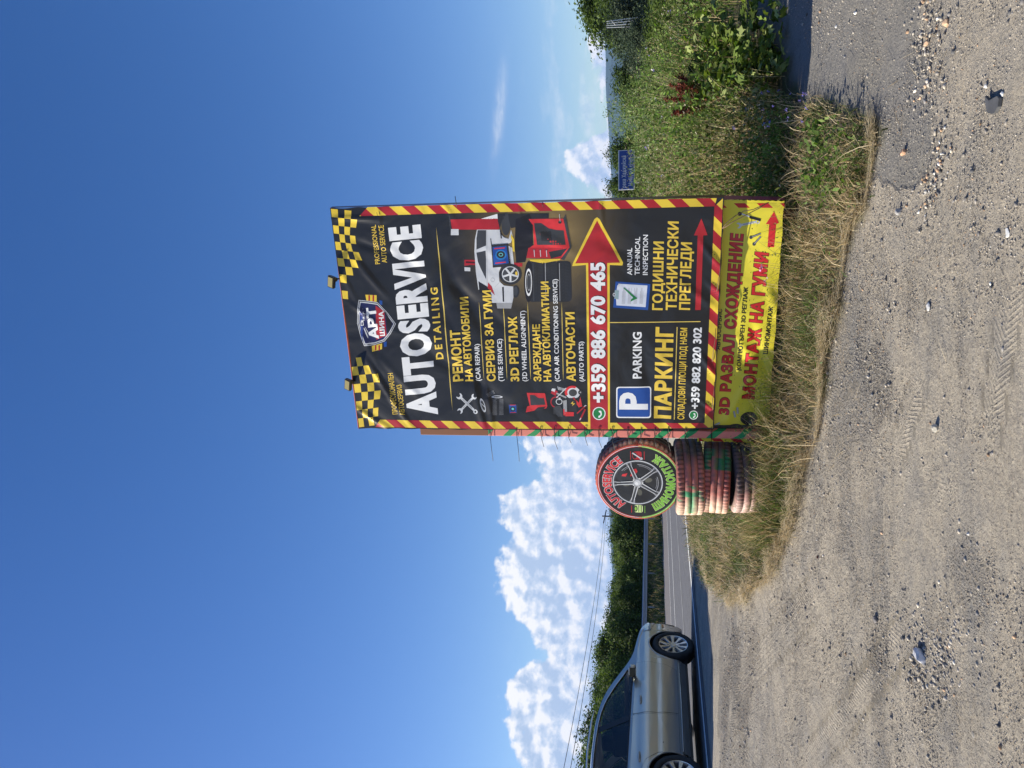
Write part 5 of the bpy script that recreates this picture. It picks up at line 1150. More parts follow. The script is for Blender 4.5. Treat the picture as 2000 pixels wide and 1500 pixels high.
# wheels
def lathe(prof, n=48, ax='y'):
    b = MB(); vs = []; k = len(prof)
    for i in range(n):
        t = 2 * math.pi * i / n
        for r_, y in prof: vs.append((r_ * math.cos(t), y, r_ * math.sin(t)))
    b.add(vs, [(i * k + j, i * k + j + 1, ((i + 1) % n) * k + j + 1, ((i + 1) % n) * k + j) for i in range(n) for j in range(k - 1)]); return b
tyre_b = lathe([(.232, .10), (.24, -.102), (.27, -.112), (.31, -.108), (.328, -.095), (.337, -.07), (.338, 0), (.337, .07), (.328, .1), (.30, .11), (.24, .10)], 56)
rim_b = lathe([(.238, -.085), (.232, -.098), (.222, -.095), (.215, -.07), (.205, -.02), (.205, .09)], 56)
for k in range(10):
    a = 2 * math.pi * k / 10; da = .055 if k % 2 else -.055; c0, c1 = a, a + 0
    P = lambda r_, w_, y, a=a: (r_ * math.cos(a) - w_ * math.sin(a), y, r_ * math.sin(a) + w_ * math.cos(a))
    rim_b.add([P(.035, -.020, -.075), P(.035, .020, -.075), P(.222, .030, -.092), P(.222, -.030, -.092), P(.035, -.020, -.045), P(.035, .020, -.045), P(.222, .034, -.06), P(.222, -.034, -.06), P(.13, -.014, -.082), P(.13, .014, -.082)], [(0, 1, 9, 8), (8, 9, 2, 3), (0, 8, 3, 7, 4), (1, 5, 6, 2, 9)], 0)
rim_b.add([(.045 * math.cos(t * .5236), -.082, .045 * math.sin(t * .5236)) for t in range(12)] + [(.055 * math.cos(t * .5236), -.07, .055 * math.sin(t * .5236)) for t in range(12)], [tuple(range(12))] + [(t, (t + 1) % 12, 12 + (t + 1) % 12, 12 + t) for t in range(12)])
for k in range(5): a = 2 * math.pi * k / 5; rim_b.add([(.062 * math.cos(a) + .008 * math.cos(t * 1.05), -.078, .062 * math.sin(a) + .008 * math.sin(t * 1.05)) for t in range(6)], [tuple(range(6))], 1)
disc_b = lathe([(.02, -.03), (.15, -.03), (.15, -.015), (.02, -.015)], 32)
wheel0 = None
for c_ in (XR, XF):
    for side in (-1, 1):
        y = side * .80
        if wheel0 is None:
            wheel0 = cbuild(tyre_b, 'wheel', m_rubber, smooth=True); r0 = cbuild(rim_b, 'rim', [m_alloy, m_trim], wheel0); d0_ = cbuild(disc_b, 'brake_disc', mat('brake_steel', (.25, .25, .26), .4, .9), wheel0); w_ = wheel0; kids = [r0, d0_]
        else:
            w_ = wheel0.copy(); COL.objects.link(w_)
            for kk in kids: c2_ = kk.copy(); c2_.parent = w_; COL.objects.link(c2_)
        w_.location = (c_ - XR, y, WR); w_.rotation_euler = (0, R(11 if c_ == XR else 34), 0 if side < 0 else math.pi)
# ------------------------------------------------------------------ plants
def cat_(parts):
    V, T, Cc, b = [], [], [], 0
    for v, t, c in parts: V.append(v); T.append(t + b); Cc.append(c); b += len(v)
    return np.vstack(V), np.vstack(T), np.vstack(Cc)
def blades(P, h, w, lean, col, segs=3, az=None, droop=1.0):
    """P n x 3 roots; each blade is a tapering bent ribbon"""
    n = len(P); a = rng.random(n) * 2 * math.pi if az is None else az; fa = a + rng.normal(0, .9, n) + math.pi / 2
    dx, dy = np.cos(a), np.sin(a); sx_, sy_ = np.cos(fa), np.sin(fa); V = np.zeros((n, segs * 2 + 1, 3)); Cc = np.zeros((n, segs * 2 + 1, 3))
    for k in range(segs + 1):
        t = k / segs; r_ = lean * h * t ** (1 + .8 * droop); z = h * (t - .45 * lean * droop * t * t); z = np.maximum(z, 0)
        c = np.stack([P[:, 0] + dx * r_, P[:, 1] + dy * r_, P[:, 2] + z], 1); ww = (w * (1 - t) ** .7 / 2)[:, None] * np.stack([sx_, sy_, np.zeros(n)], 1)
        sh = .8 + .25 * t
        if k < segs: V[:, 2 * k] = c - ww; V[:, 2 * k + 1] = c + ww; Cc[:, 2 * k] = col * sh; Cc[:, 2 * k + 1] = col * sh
        else: V[:, 2 * segs] = c; Cc[:, 2 * segs] = col * sh
    m_ = segs * 2 + 1; b = (np.arange(n) * m_)[:, None, None]; T = []
    for k in range(segs - 1): T += [(2 * k, 2 * k + 1, 2 * k + 3), (2 * k, 2 * k + 3, 2 * k + 2)]
    T.append((2 * segs - 2, 2 * segs - 1, 2 * segs)); T = (np.array(T)[None] + b).reshape(-1, 3)
    return V.reshape(-1, 3), T, Cc.reshape(-1, 3)
def leaves(P, size, col, up_=.5, aspect=.55, droop=.25, lobed=False, outward=None):
    n = len(P); nrm = rng.normal(0, 1, (n, 3)); nrm[:, 2] = np.abs(nrm[:, 2]) + up_
    if outward is not None: nrm += outward * 1.1
    nrm /= np.linalg.norm(nrm, axis=1)[:, None]; t = rng.normal(0, 1, (n, 3)); t -= nrm * (t * nrm).sum(1)[:, None]; t /= np.linalg.norm(t, axis=1)[:, None]; s_ = np.cross(nrm, t)
    if not np.ndim(size): size = size * (.6 + .8 * rng.random(n))
    L = size[:, None] * t; Wd = size[:, None] * s_ * aspect; D = nrm * size[:, None] * droop
    if lobed:
        pts = [P - L * .5, P - L * .35 + Wd * .75 - D * .5, P + Wd * .45 * 0 + Wd * .42, P + L * .22 + Wd * .85 - D * .6, P + L * .3 + Wd * .3, P + L * .62 - D, P + L * .3 - Wd * .3, P + L * .22 - Wd * .85 - D * .6, P - Wd * .42, P - L * .35 - Wd * .75 - D * .5]
        k = len(pts); V = np.stack(pts, 1); b = (np.arange(n) * k)[:, None, None]; T = (np.array([(0, i, i + 1) for i in range(1, k - 1)])[None] + b).reshape(-1, 3)
    else:
        V = np.stack([P - L * .5, P + Wd * .5 - D * .3, P + L * .5 - D, P - Wd * .5 - D * .3], 1); k = 4; b = (np.arange(n) * 4)[:, None, None]; T = (np.array([(0, 1, 2), (0, 2, 3)])[None] + b).reshape(-1, 3)
    return V.reshape(-1, 3), T, np.repeat(col, k, 0)
def palette(n, cols, wts=None, jit=.22):
    cols = np.array(cols); i = rng.choice(len(cols), n, p=None if wts is None else np.array(wts) / sum(wts)); return cols[i] * (1 + jit * rng.normal(0, 1, (n, 1))).clip(.4, 1.8)
m_grass = foliage_mat('grass_blades', .6, .32); m_leaf = foliage_mat('leaves', .6, .34, spec=.18); m_far = foliage_mat('far_leaves', .62, .28, spec=.15)
m_bark = mat('bark', (.09, .07, .055), .9, noise=.4, nscale=8, bump=.01, bscale=20)
STRAW = [(.58, .47, .29), (.49, .385, .22), (.41, .31, .175), (.33, .245, .135), (.64, .54, .36)]
OLIVE = [(.085, .105, .030), (.11, .135, .038), (.15, .155, .06), (.06, .085, .022)]
FRESH = [(.075, .13, .025), (.10, .17, .035), (.055, .10, .022), (.13, .19, .05)]
def scatter(poly, n, ylim=(2, 40), xlim=(-8, 12), extra=None, soft_px=8):
    out = []; got = 0; tries = 0
    while got < n and tries < 60:
        tries += 1; m_ = max(20000, n); x = rng.uniform(*xlim, m_); y = rng.uniform(*ylim, m_); z = zt(x, y); px, py = proj(x, y, z)
        k = inpoly(px + rng.normal(0, soft_px, m_), py + rng.normal(0, soft_px, m_), poly)
        if extra is not None: k &= extra(x, y)
        q_ = np.stack([x, y, z], 1)[k]; out.append(q_); got += len(q_)
    return np.vstack(out)[:n]
def stuffobj(name, V, T, Cc, m):
    o = link(name, np_mesh(name, V, T, m, Cc)); tag(o, kind='stuff'); return o
off_panel = lambda x, y: ~(((y - (6.6 - (x + .375) * .398)) > -.03) & ((y - (6.6 - (x + .375) * .398)) < .14) & (x > -.5) & (x < 1.45))
# roadside grass on the strip: dry stems over green tufts
clump = lambda x, y, k, s_: fbm(x * s_ + k * 9.1, y * s_ + k * 4.7, 3)
isl_xy = dict(ylim=(4.2, 15), xlim=(-3.6, 3.8))
P = scatter(ISLAND, 62000, extra=lambda x, y: off_panel(x, y) & (rng.random(x.size) < .25 + 1.5 * (clump(x, y, 1, 3) - .2)), **isl_xy)
g_ = clump(P[:, 0], P[:, 1], 2, 2.4) + .12 * rng.normal(0, 1, len(P)); green = g_ > .54
_, pyy = proj(P[:, 0], P[:, 1], P[:, 2]); hm = np.where((pyy > 860), .62, 1.0); pxx = proj(P[:, 0], P[:, 1], P[:, 2])[0]; hm = np.where((pyy > 835) & (pyy < 1015) & (pxx > 1455), 2.3, hm) * (1 + .35 * sstep(1000, 1120, pyy))
col = np.where(green[:, None], palette(len(P), OLIVE + FRESH[:3]) * 1.15, palette(len(P), STRAW, [3, 3, 3, 2, 2])); h = (.06 + .17 * rng.random(len(P)) ** 1.4) * (.45 + 1.25 * clump(P[:, 0], P[:, 1], 11, 2.8)) * np.where(green, 1.0, 1.05) * hm
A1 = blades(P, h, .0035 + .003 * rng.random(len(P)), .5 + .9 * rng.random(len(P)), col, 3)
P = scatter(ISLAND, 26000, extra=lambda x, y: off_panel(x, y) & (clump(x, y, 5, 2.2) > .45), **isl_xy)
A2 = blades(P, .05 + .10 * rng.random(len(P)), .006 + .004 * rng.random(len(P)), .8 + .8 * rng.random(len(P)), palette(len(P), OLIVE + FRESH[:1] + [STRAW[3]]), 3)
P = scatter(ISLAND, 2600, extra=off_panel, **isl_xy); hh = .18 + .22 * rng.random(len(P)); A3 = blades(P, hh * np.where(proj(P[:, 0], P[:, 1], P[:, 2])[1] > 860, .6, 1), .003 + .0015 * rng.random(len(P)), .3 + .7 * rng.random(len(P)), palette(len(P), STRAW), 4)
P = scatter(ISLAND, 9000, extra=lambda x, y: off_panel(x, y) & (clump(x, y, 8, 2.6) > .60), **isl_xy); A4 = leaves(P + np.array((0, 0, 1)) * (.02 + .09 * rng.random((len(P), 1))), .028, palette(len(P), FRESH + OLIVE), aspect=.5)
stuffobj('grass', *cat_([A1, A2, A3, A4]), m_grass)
# pale straw lying along the yard edge
EDGE = [(1712, 240), (1702, 330), (1692, 400), (1662, 450), (1645, 540), (1630, 620), (1616, 700), (1606, 780), (1596, 850), (1568, 945), (1550, 1010), (1528, 1080), (1484, 1142), (1430, 1172), (1388, 1132), (1365, 1085)]
E3 = [G(*e_) for e_ in EDGE]; segl = [(E3[i + 1] - E3[i]).length for i in range(len(E3) - 1)]; cum = np.concatenate([[0], np.cumsum(segl)]); n = 13000; u = rng.random(n) * cum[-1] * .86; i = np.searchsorted(cum, u) - 1; i = i.clip(0, len(segl) - 1); f = (u - cum[i]) / np.array(segl)[i]
A = np.array([tuple(v) for v in E3]); P = A[i] * (1 - f[:, None]) + A[i + 1] * f[:, None]; d = A[i + 1] - A[i]; d /= np.linalg.norm(d, axis=1)[:, None]; nn_ = np.stack([-d[:, 1], d[:, 0], 0 * d[:, 0]], 1)
dens_ = .12 + 1.9 * vnoise(u * 3.1, u * 0 + 2) ** 1.6; wv = rng.normal(0, .045, n) * dens_; P = P + nn_ * (wv + .03 * np.sin(u * 7))[:, None]; P[:, 2] = zt(P[:, 0], P[:, 1]) + .005 + .05 * rng.random(n) * dens_; keep = rng.random(n) < dens_.clip(.2, 1); P = P[keep]; azd = (np.arctan2(d[:, 1], d[:, 0]) + rng.normal(0, .75, n) + math.pi * (rng.random(n) < .5))[keep]; n = len(P)
ln = .06 + .13 * rng.random(n); B1 = blades(P, ln * .22, .0035 + .003 * rng.random(n), 4.2 + 0 * ln, palette(n, [(.66, .57, .39), (.58, .48, .31), (.48, .38, .23), (.70, .62, .46)], jit=.15), 3, az=azd, droop=.2)
n = 260; P = A[rng.integers(0, len(A), n)] + rng.normal(0, .45, (n, 3)); P[:, 1] -= .2; P[:, 2] = zt(P[:, 0], P[:, 1]) + .012; B2 = blades(P, .025 + 0 * P[:, 0], .004 + 0 * P[:, 0], 4 + 3 * rng.random(n), palette(n, STRAW), 3, droop=.1)
stuffobj('dry_straw', *cat_([B1, B2]), m_grass)

# ---- tall weeds on the right
def vz(x, y): return zt(x, y)
WX = dict(ylim=(5.6, 13), xlim=(1.0, 9.5))
gcol = lambda n: 1.3 * palette(n, OLIVE + FRESH + STRAW[:4], [3, 3, 3, 2, 3, 2, 2, 2, 1.4, 1.4, 1.4, 1.2])
P = scatter(VEGFRONT, 27000, extra=lambda x, y: (y > 6.0) & ((y - (6.6 - (x + .375) * .398)) > .12), **WX); P = P[(rng.random(len(P)) < 1.2 / (1 + .25 * (P[:, 1] - 6)))]; _x, _y = proj(P[:, 0], P[:, 1], P[:, 2]); P = P[~((_y < 185) & (_x > 1420) & (rng.random(len(P)) < .8))]
front = sstep(5.9, 7.6, P[:, 1]); n = len(P); hh = (.30 + .60 * front) * (.5 + .62 * rng.random(n)) * (.8 + .45 * clump(P[:, 0], P[:, 1], 3, 1.1)) * (1 - .35 * sstep(140, 20, proj(P[:, 0], P[:, 1], P[:, 2])[1]))
W1 = blades(P, hh, .005 + .004 * rng.random(n), .15 + .5 * rng.random(n), np.where((clump(P[:, 0], P[:, 1], 14, 1.7) > .55)[:, None], palette(n, STRAW) * 1.1, gcol(n)), 4)
k = rng.random(n) < .8; Pk, hk = P[k], hh[k]; reps = 7; Q = np.repeat(Pk, reps, 0); zz = np.repeat(hk, reps) * (.25 + .72 * rng.random(len(Pk) * reps)); Q = Q + rng.normal(0, .03, Q.shape) ; Q[:, 2] += zz
cl = clump(Q[:, 0], Q[:, 1], 4, 1.6); W2 = leaves(Q, .040, 1.15 * np.where((cl > .52)[:, None], palette(len(Q), FRESH + [(.14, .19, .06)]) * 1.25, palette(len(Q), OLIVE + [(.16, .17, .08)])), up_=.3, aspect=.5)
# seed heads
k = rng.random(n) < .12; Ps = P[k]; hs = hh[k]; Q = np.repeat(Ps, 6, 0); Q[:, 2] += np.repeat(hs, 6) * (.85 + .22 * rng.random(len(Q))); Q += rng.normal(0, .012, Q.shape); W3 = leaves(Q, .018, palette(len(Q), [(.50, .42, .27), (.40, .32, .2), (.55, .5, .4)]), aspect=.4)
k = rng.random(n) < .004; Ps = P[k]; Q = np.repeat(Ps, 4, 0); Q[:, 2] += np.repeat(hh[k], 4) * .97; Q += rng.normal(0, .010, Q.shape); W4 = leaves(Q, .022, palette(len(Q), [(.42, .34, .62), (.34, .28, .60), (.75, .70, .80)]), aspect=.9)
stuffobj('tall_weeds', *cat_([W1, W2, W3, W4]), m_leaf)
# meadow falling away behind
P = np.stack([rng.uniform(1.5, 30, 26000), rng.uniform(12, 42, 26000), np.zeros(26000)], 1); P = P[qr(P[:, 0], P[:, 1]) > 1.5]; n = len(P)
stuffobj('meadow_grass', *cat_([blades(P, .45 + .55 * rng.random(n), .02 + .02 * rng.random(n), .3 + .5 * rng.random(n), palette(n, OLIVE + STRAW[:3] + FRESH), 3)]), m_leaf)
# far verge: grass under the guard rail, along the road's other side
a = rng.uniform(8, 130, 34000); q_ = -rng.uniform(17.5, 24, 34000); P = np.stack([-4.8 + RDX * a + RDY * q_, 9.6 + RDY * a - RDX * q_, a * 0], 1); P[:, 2] = zt(P[:, 0], P[:, 1]); n = len(P)
stuffobj('verge_grass', *cat_([blades(P, .35 + .55 * rng.random(n), .03 + .03 * rng.random(n), .3 + .5 * rng.random(n), palette(n, OLIVE + STRAW[1:4] + FRESH[:2]) * .9, 3)]), m_leaf)
a = rng.uniform(-4, 60, 9000); q_ = rng.uniform(.35, 1.6, 9000); P = np.stack([-4.8 + RDX * a + RDY * q_, 9.6 + RDY * a - RDX * q_, a * 0], 1); P = P[P[:, 1] > 14.5]; P[:, 2] = zt(P[:, 0], P[:, 1]); n = len(P)
stuffobj('verge_grass', *cat_([blades(P, .12 + .2 * rng.random(n), .012 + .01 * rng.random(n), .5 + .5 * rng.random(n), palette(n, STRAW[:3] + OLIVE), 3)]), m_leaf)

# ---- bushes and trees
def crown(rx, ry, rz, nclus, per, leaf, cols, seed, ragged=.35, low=.0, fill=.35, aspect=.6):
    global rng
    keep_ = rng; rng = np.random.default_rng(seed); d = rng.normal(0, 1, (nclus, 3)); d /= np.linalg.norm(d, axis=1)[:, None]
    r_ = (1 - ragged * rng.random(nclus)) * (.9 + .25 * rng.normal(0, .5, nclus)).clip(.6, 1.25); inner = rng.random(nclus) < fill; r_[inner] *= rng.random(inner.sum()) ** .5
    c = d * r_[:, None] * np.array((rx, ry, rz)); c[:, 2] += rz; c[:, 2] = np.where(c[:, 2] < low, low + .3 * rng.random(nclus), c[:, 2])
    cs = .115 * (rx + ry + rz) / 3 * (.7 + .8 * rng.random(nclus)); Q = np.repeat(c, per, 0) + rng.normal(0, 1, (nclus * per, 3)) * np.repeat(cs, per)[:, None] * np.array((1, 1, .75))
    cc = palette(nclus, cols, jit=.16); cl_ = np.repeat(cc, per, 0) * (1 + .16 * rng.normal(0, 1, (nclus * per, 1))).clip(.5, 1.6); outw = np.repeat(d, per, 0)
    r = leaves(Q, leaf, cl_, up_=.35, aspect=aspect, outward=outw); rng = keep_; return r, c
def trunk_mesh(h, r, cl, seed):
    rd = random.Random(seed); b = MB(); p = [Vector((0, 0, -.2))]; x = y = 0
    for k in range(1, 6): x += rd.uniform(-.06, .06) * h * .4; y += rd.uniform(-.06, .06) * h * .4; p.append(Vector((x, y, h * k / 5)))
    b.tube(p, [r * (1.15 - .18 * k) for k in range(6)], 8)
    for c in cl[:: max(1, len(cl) // 9)][:9]:
        s_ = p[rd.choice((2, 3, 4))]; e_ = Vector(c); m_ = s_.lerp(e_, .5) + Vector((0, 0, .1 * h * rd.uniform(-.5, .5))); b.tube([s_, m_, e_], [r * .45, r * .3, r * .08], 5)
    return b
DG = [(.030, .052, .015), (.040, .066, .018), (.052, .084, .022), (.070, .105, .028)]; MG = [(.055, .085, .02), (.075, .115, .026), (.10, .145, .034), (.12, .165, .045)]
GG = [(.048, .070, .042), (.060, .085, .052), (.038, .058, .034), (.075, .10, .06)]; LG = [(.13, .19, .055), (.16, .22, .075), (.10, .155, .04), (.20, .25, .10)]
KIND = {}
def kind(name, cols, seed, rx=1.0, ry=1.0, rz=1.15, nclus=110, per=46, leaf=.075, **k):
    (V, T, Cc), cl = crown(rx, ry, rz, nclus, per, leaf, cols, seed, **k); KIND[name] = (np_mesh('crown', V, T, m_far, Cc), trunk_mesh(rz * 1.5, .07, [tuple(c) for c in cl], seed))
def tree(k, pos, size, name, label, cat, group=None, rz=0.0, sz=1.0, small=False):
    t = thing(name, label, cat, pos, rz, group); t.scale = (size, size, size * sz); me, tb = KIND[k]; link('crown', me, t)
    if isinstance(tb, MB):
        tm = bpy.data.meshes.new('trunk'); tm.from_pydata(tb.v, [], tb.f); tm.materials.append(m_bark); KIND[k] = (me, tm); tb = tm
    link('trunk', tb, t); return t
for i in range(4): kind('dark%d' % i, DG + MG[:3], 20 + i, nclus=400, per=58, ragged=.20, leaf=.082, rz=1.1, aspect=.7)
kind('mid', MG, 31, nclus=380, per=52, leaf=.078); kind('grey', GG, 33, nclus=380, per=58, leaf=.07, aspect=.75, rz=1.1, ragged=.2); kind('light', LG, 35, nclus=130, per=50, leaf=.06, ragged=.5, fill=.3, rz=1.3, aspect=.45); kind('deep', DG, 37, nclus=420, per=58, leaf=.082, ragged=.18, aspect=.7)
# belt of trees beyond the guard rail, two rows, tops as they stand against the sky
SKY = [(900, 1188), (1010, 1187), (1050, 1183), (1090, 1191), (1104, 1200), (1118, 1190), (1135, 1178), (1165, 1181), (1200, 1176), (1240, 1167), (1262, 1151), (1320, 1144), (1365, 1147), (1385, 1140), (1420, 1124), (1500, 1116), (1600, 1105), (1760, 1090)]
sky_top = lambda y: float(np.interp(y, [s_[0] for s_ in SKY], [s_[1] for s_ in SKY]))
def at_q(py, Q): k = (750 - py) / (F_PX * CP + 190 * -SP * -1 * 0 + F_PX * 0 + 0) ; return (26.35 - 19 - Q) / (RDX - RDY * k) if True else 0
lab = 'one of the dense green trees in the belt beyond the guard rail, crowns merging'
row = [(910, -25), (955, -23.5), (1000, -24), (1040, -22.6), (1076, -24), (1128, -23), (1160, -22.4), (1198, -24), (1236, -22.8), (1272, -24.5), (1312, -23), (1352, -24.6), (1395, -23), (1440, -24), (1490, -23), (1545, -24), (1610, -23)]
j = 0
for r_i, (dq, sc0) in enumerate(((0, 1.0), (-4.5, 1.0), (-10, 1.0))):
    for (py, Q) in row:
        py2 = py + (19 if r_i == 1 else 0) + rng.uniform(-4, 4)
        if r_i == 2 and not (py < 1085 or py > 1230): continue
        if r_i == 1 and 1085 < py2 < 1112: continue
        Y = at_q(py2, Q + dq); topz = at(sky_top(py2), py2, Y).z; x = (750 - py2) / (F_PX * CP) * Y * 1.0; gz = .5
        H = (topz - gz) * (1.0, .95, .98)[r_i] * (rng.uniform(.80, .99) if r_i == 0 else rng.uniform(.93, 1.0)); kd = 'dark%d' % (j % 4) if j % 5 else 'mid'
        size = max(1.2, min(H / 2.25, 3.4)); tree(kd, (x, Y, gz - .12 * H), size, 'belt_tree', lab, 'tree', 'trees in the belt beyond the guard rail', rng.uniform(0, 6.3), H * 1.12 / (2.25 * size)); j += 1
# undergrowth closing the belt at the foot
a = rng.uniform(5, 140, 5200); q_ = -rng.uniform(21, 30, 5200); P = np.stack([-4.8 + RDX * a + RDY * q_, 9.6 + RDY * a - RDX * q_, a * 0 + .55], 1); Q = np.repeat(P, 6, 0) + rng.normal(0, .28, (len(P) * 6, 3)); Q[:, 2] = .5 + np.abs(rng.normal(0, .75, len(Q)))
stuffobj('undergrowth', *leaves(Q, .22, palette(len(Q), DG + MG[:2])), m_far)
# right-hand trees, one by one
def rt_tree(kd, top, py, Y, rpx, label, name='tree', cat='tree', lift=0.0):
    z = at(top, py, Y).z; x = (750 - py) / (F_PX * CP) * Y; r_ = rpx / F_PX * Y; gz = -.1; H = z - gz; r_ *= 1.38; return tree(kd, (x, Y, gz - .05 * H), r_, name, label, cat, None, rng.uniform(0, 6), H * 1.05 / (2.25 * r_))
rt_tree('dark1', 1126, 22, 44, 62, 'tallest dark broad tree at the far right, cut by the picture edge'); rt_tree('deep', 1150, -45, 40, 55, 'dark tree standing partly outside the picture at the far right')
rt_tree('dark0', 1160, 2, 40, 50, 'dark tree low in front of the tallest one at the far right edge'); rt_tree('dark2', 1190, 48, 41, 40, 'mid dark tree between the tallest tree and the silvery willow')
rt_tree('grey', 1178, 62, 38, 46, 'grey-green tree in front of the tall dark one, by the lattice pole'); rt_tree('grey', 1216, 92, 30, 34, 'small silvery willow bush right of the dark round tree'); rt_tree('grey', 1217, 132, 34, 26, 'dark grey-green bush between the willow and the dark round tree')
rt_tree('deep', 1201, 180, 36, 36, 'dark round tree in the middle of the right-hand hedge'); rt_tree('dark2', 1182, 312, 42, 28, 'dark tree rising behind the blue river sign'); rt_tree('dark3', 1180, 378, 40, 24, 'ragged dark tree between the blue sign and the billboard')
for a_ in ((1268, 62, 11.5, 46, 'mid'), (1300, 22, 9.6, 48, 'mid'), (1306, 128, 9.3, 34, 'light'), (1262, 168, 10.5, 38, 'light'), (1236, 196, 12, 36, 'light'), (1226, 245, 11.5, 40, 'light'), (1244, 310, 10.5, 36, 'light'), (1262, 355, 10, 32, 'light'), (1330, 250, 8.2, 26, 'light'), (1350, 335, 7.9, 24, 'mid'), (1388, 175, 7.6, 22, 'mid'), (1400, 290, 7.4, 24, 'light')):
    tr_ = rt_tree(a_[4], a_[0], a_[1], a_[2], a_[3], 'leafy waist-high weed shrub in the thicket right of the billboard', 'weed_shrub', 'shrub'); tr_['group'] = 'leafy shrubs in the weed thicket'
rt_tree('mid', 1262, 20, 16, 75, 'bright green bushy hedge plant at the far right', 'bush', 'bush'); rt_tree('mid', 1250, 110, 17, 42, 'mid green bush below the silvery willow', 'bush', 'bush'); rt_tree('light', 1196, 232, 15, 46, 'pale green feathery shrub rising above the weeds, left of the dark round tree', 'shrub', 'shrub'); rt_tree('light', 1222, 270, 13, 40, 'pale loose shrub just right of the blue sign', 'shrub', 'shrub'); rt_tree('light', 1240, 345, 14, 36, 'low pale shrub under the blue sign', 'shrub', 'shrub')
for k_, (py, tp) in enumerate([(1030, 1215), (1085, 1218), (500, 1215), (560, 1212), (620, 1210), (680, 1214), (740, 1212)]):
    if k_ > 1: rt_tree('dark%d' % (k_ % 4), tp, py, 95, 34, lab if False else 'one of the low trees far off behind the billboard').__setitem__('group', 'far trees behind the billboard')
# sprays of the ash-like shrub sticking out above
def spray(name, label, cat, px, py, Y, hpx, n_st, cols, leafsz, spread, seed, curve=.3, m=m_leaf):
    base = at(px, py, Y); gz = float(zt(base.x, base.y)); t = thing(name, label, cat, (base.x, base.y, gz)); rd = np.random.default_rng(seed); b = MB(); Q = []; topz = at(hpx, py, Y).z
    for k in range(n_st):
        a = rd.uniform(0, 6.28); h_ = (topz - gz) * rd.uniform(.7, 1.0); s_ = spread * rd.uniform(.2, 1); P0 = Vector((base.x, base.y, gz)); pts = []
        for i in range(7):
            f_ = i / 6; pts.append(P0 + Vector((math.cos(a) * s_ * f_ ** 1.6, math.sin(a) * s_ * f_ ** 1.6, h_ * f_ * (1 - curve * .25 * f_))))
        b.tube(pts, [.007 * (1 - .12 * i) for i in range(7)], 4)
        for i in range(int(26 * h_)): f_ = rd.uniform(.35, 1); j_ = min(5, int(f_ * 6)); Q.append(pts[j_].lerp(pts[j_ + 1], f_ * 6 - j_) + Vector(rd.normal(0, .035, 3)))
    b.build('stem', mat('stem_' + name, tuple(c * .8 for c in cols[0]), .7), t); Q = np.array([tuple(q) for q in Q]); V, T_, Cc = leaves(Q, leafsz, palette(len(Q), cols), aspect=.4); me = np_mesh('leaf', V - np.array(t.location), T_, m, Cc); lo = link('leaf', me, t); tag(lo, kind='stuff'); return t
spray('young_ash', 'slender pale sapling whose top stands against the sky and hill', 'sapling', 1400, 212, 9.0, 1178, 5, LG, .05, .22, 5); spray('young_ash', 'leafy sapling in front of the blue river sign', 'sapling', 1400, 300, 9.2, 1204, 6, LG, .045, .28, 6)
spray('young_ash', 'leaning sapling right of the red seeded dock', 'sapling', 1400, 262, 8.6, 1212, 5, LG, .045, .3, 8)
# red seeding dock
dk = G(1565, 205); dk = Vector((at(1380, 205, 7.4).x, 7.4, 0)); dk.z = float(zt(dk.x, dk.y)); t = thing('dock_plant', 'rust red seeding dock standing among the tall weeds', 'plant', tuple(dk)); b = MB(); Q = []; rd = np.random.default_rng(3); tz = at(1290, 200, 7.4).z
for k in range(9):
    a = rd.uniform(0, 6.28); s_ = rd.uniform(.05, .36); h_ = (tz - dk.z) * rd.uniform(.75, 1); pts = [dk + Vector((math.cos(a) * s_ * f_ ** 1.5, math.sin(a) * s_ * f_ ** 1.5, h_ * f_)) for f_ in np.linspace(0, 1, 6)]; b.tube(pts, .004, 4)
    for i in range(240): f_ = rd.uniform(.62, 1); j_ = min(4, int(f_ * 5)); Q.append(pts[j_].lerp(pts[j_ + 1], f_ * 5 - j_) + Vector(rd.normal(0, .012, 3)))
b.build('stem', mat('dock_stem', (.20, .05, .03), .7), t); Q = np.array([tuple(q) for q in Q]); V, T_, Cc = leaves(Q, .026, palette(len(Q), [(.13, .035, .028), (.18, .055, .04), (.09, .02, .018), (.16, .08, .05)]), aspect=.7); lo = link('seed_head', np_mesh('seed_head', V - np.array(t.location), T_, m_leaf, Cc), t); tag(lo, kind='stuff')
# grapevine with big lobed leaves spilling over the right-hand weeds
t = thing('grapevine', 'wild grapevine with broad lobed yellow-green leaves climbing over the weeds at the right', 'vine', tuple(G(1540, 110))); n = 620; P = []
while len(P) < n:
    py = rng.uniform(-60, 250); px = rng.uniform(1335, 1562); 
    w_ = math.exp(-((px - 1445) / 85) ** 2 - ((py - 110 + (px - 1440) * .25) / 70) ** 2) * (.25 + 1.5 * float(vnoise(np.array(px * .03), np.array(py * .03))))
    if rng.random() > w_: continue
    f_ = (px - 1335) / 210; Y = 7.35 - 1.05 * f_ + rng.normal(0, .10); v_3 = at(px, py, Y); gz = float(zt(v_3.x, v_3.y)); 
    if v_3.z < gz + .03: continue
    P.append(tuple(v_3))
P = np.array(P); V, T_, Cc = leaves(P, .060 + .045 * rng.random(len(P)), palette(len(P), [(.12, .17, .035), (.17, .23, .05), (.09, .14, .025), (.28, .33, .12), (.14, .20, .045)]), up_=.7, aspect=.62, lobed=True, droop=.12)
me = np_mesh('leaf', V - np.array(t.location), T_, m_leaf, Cc); lo = link('leaf', me, t); tag(lo, kind='stuff'); b = MB()
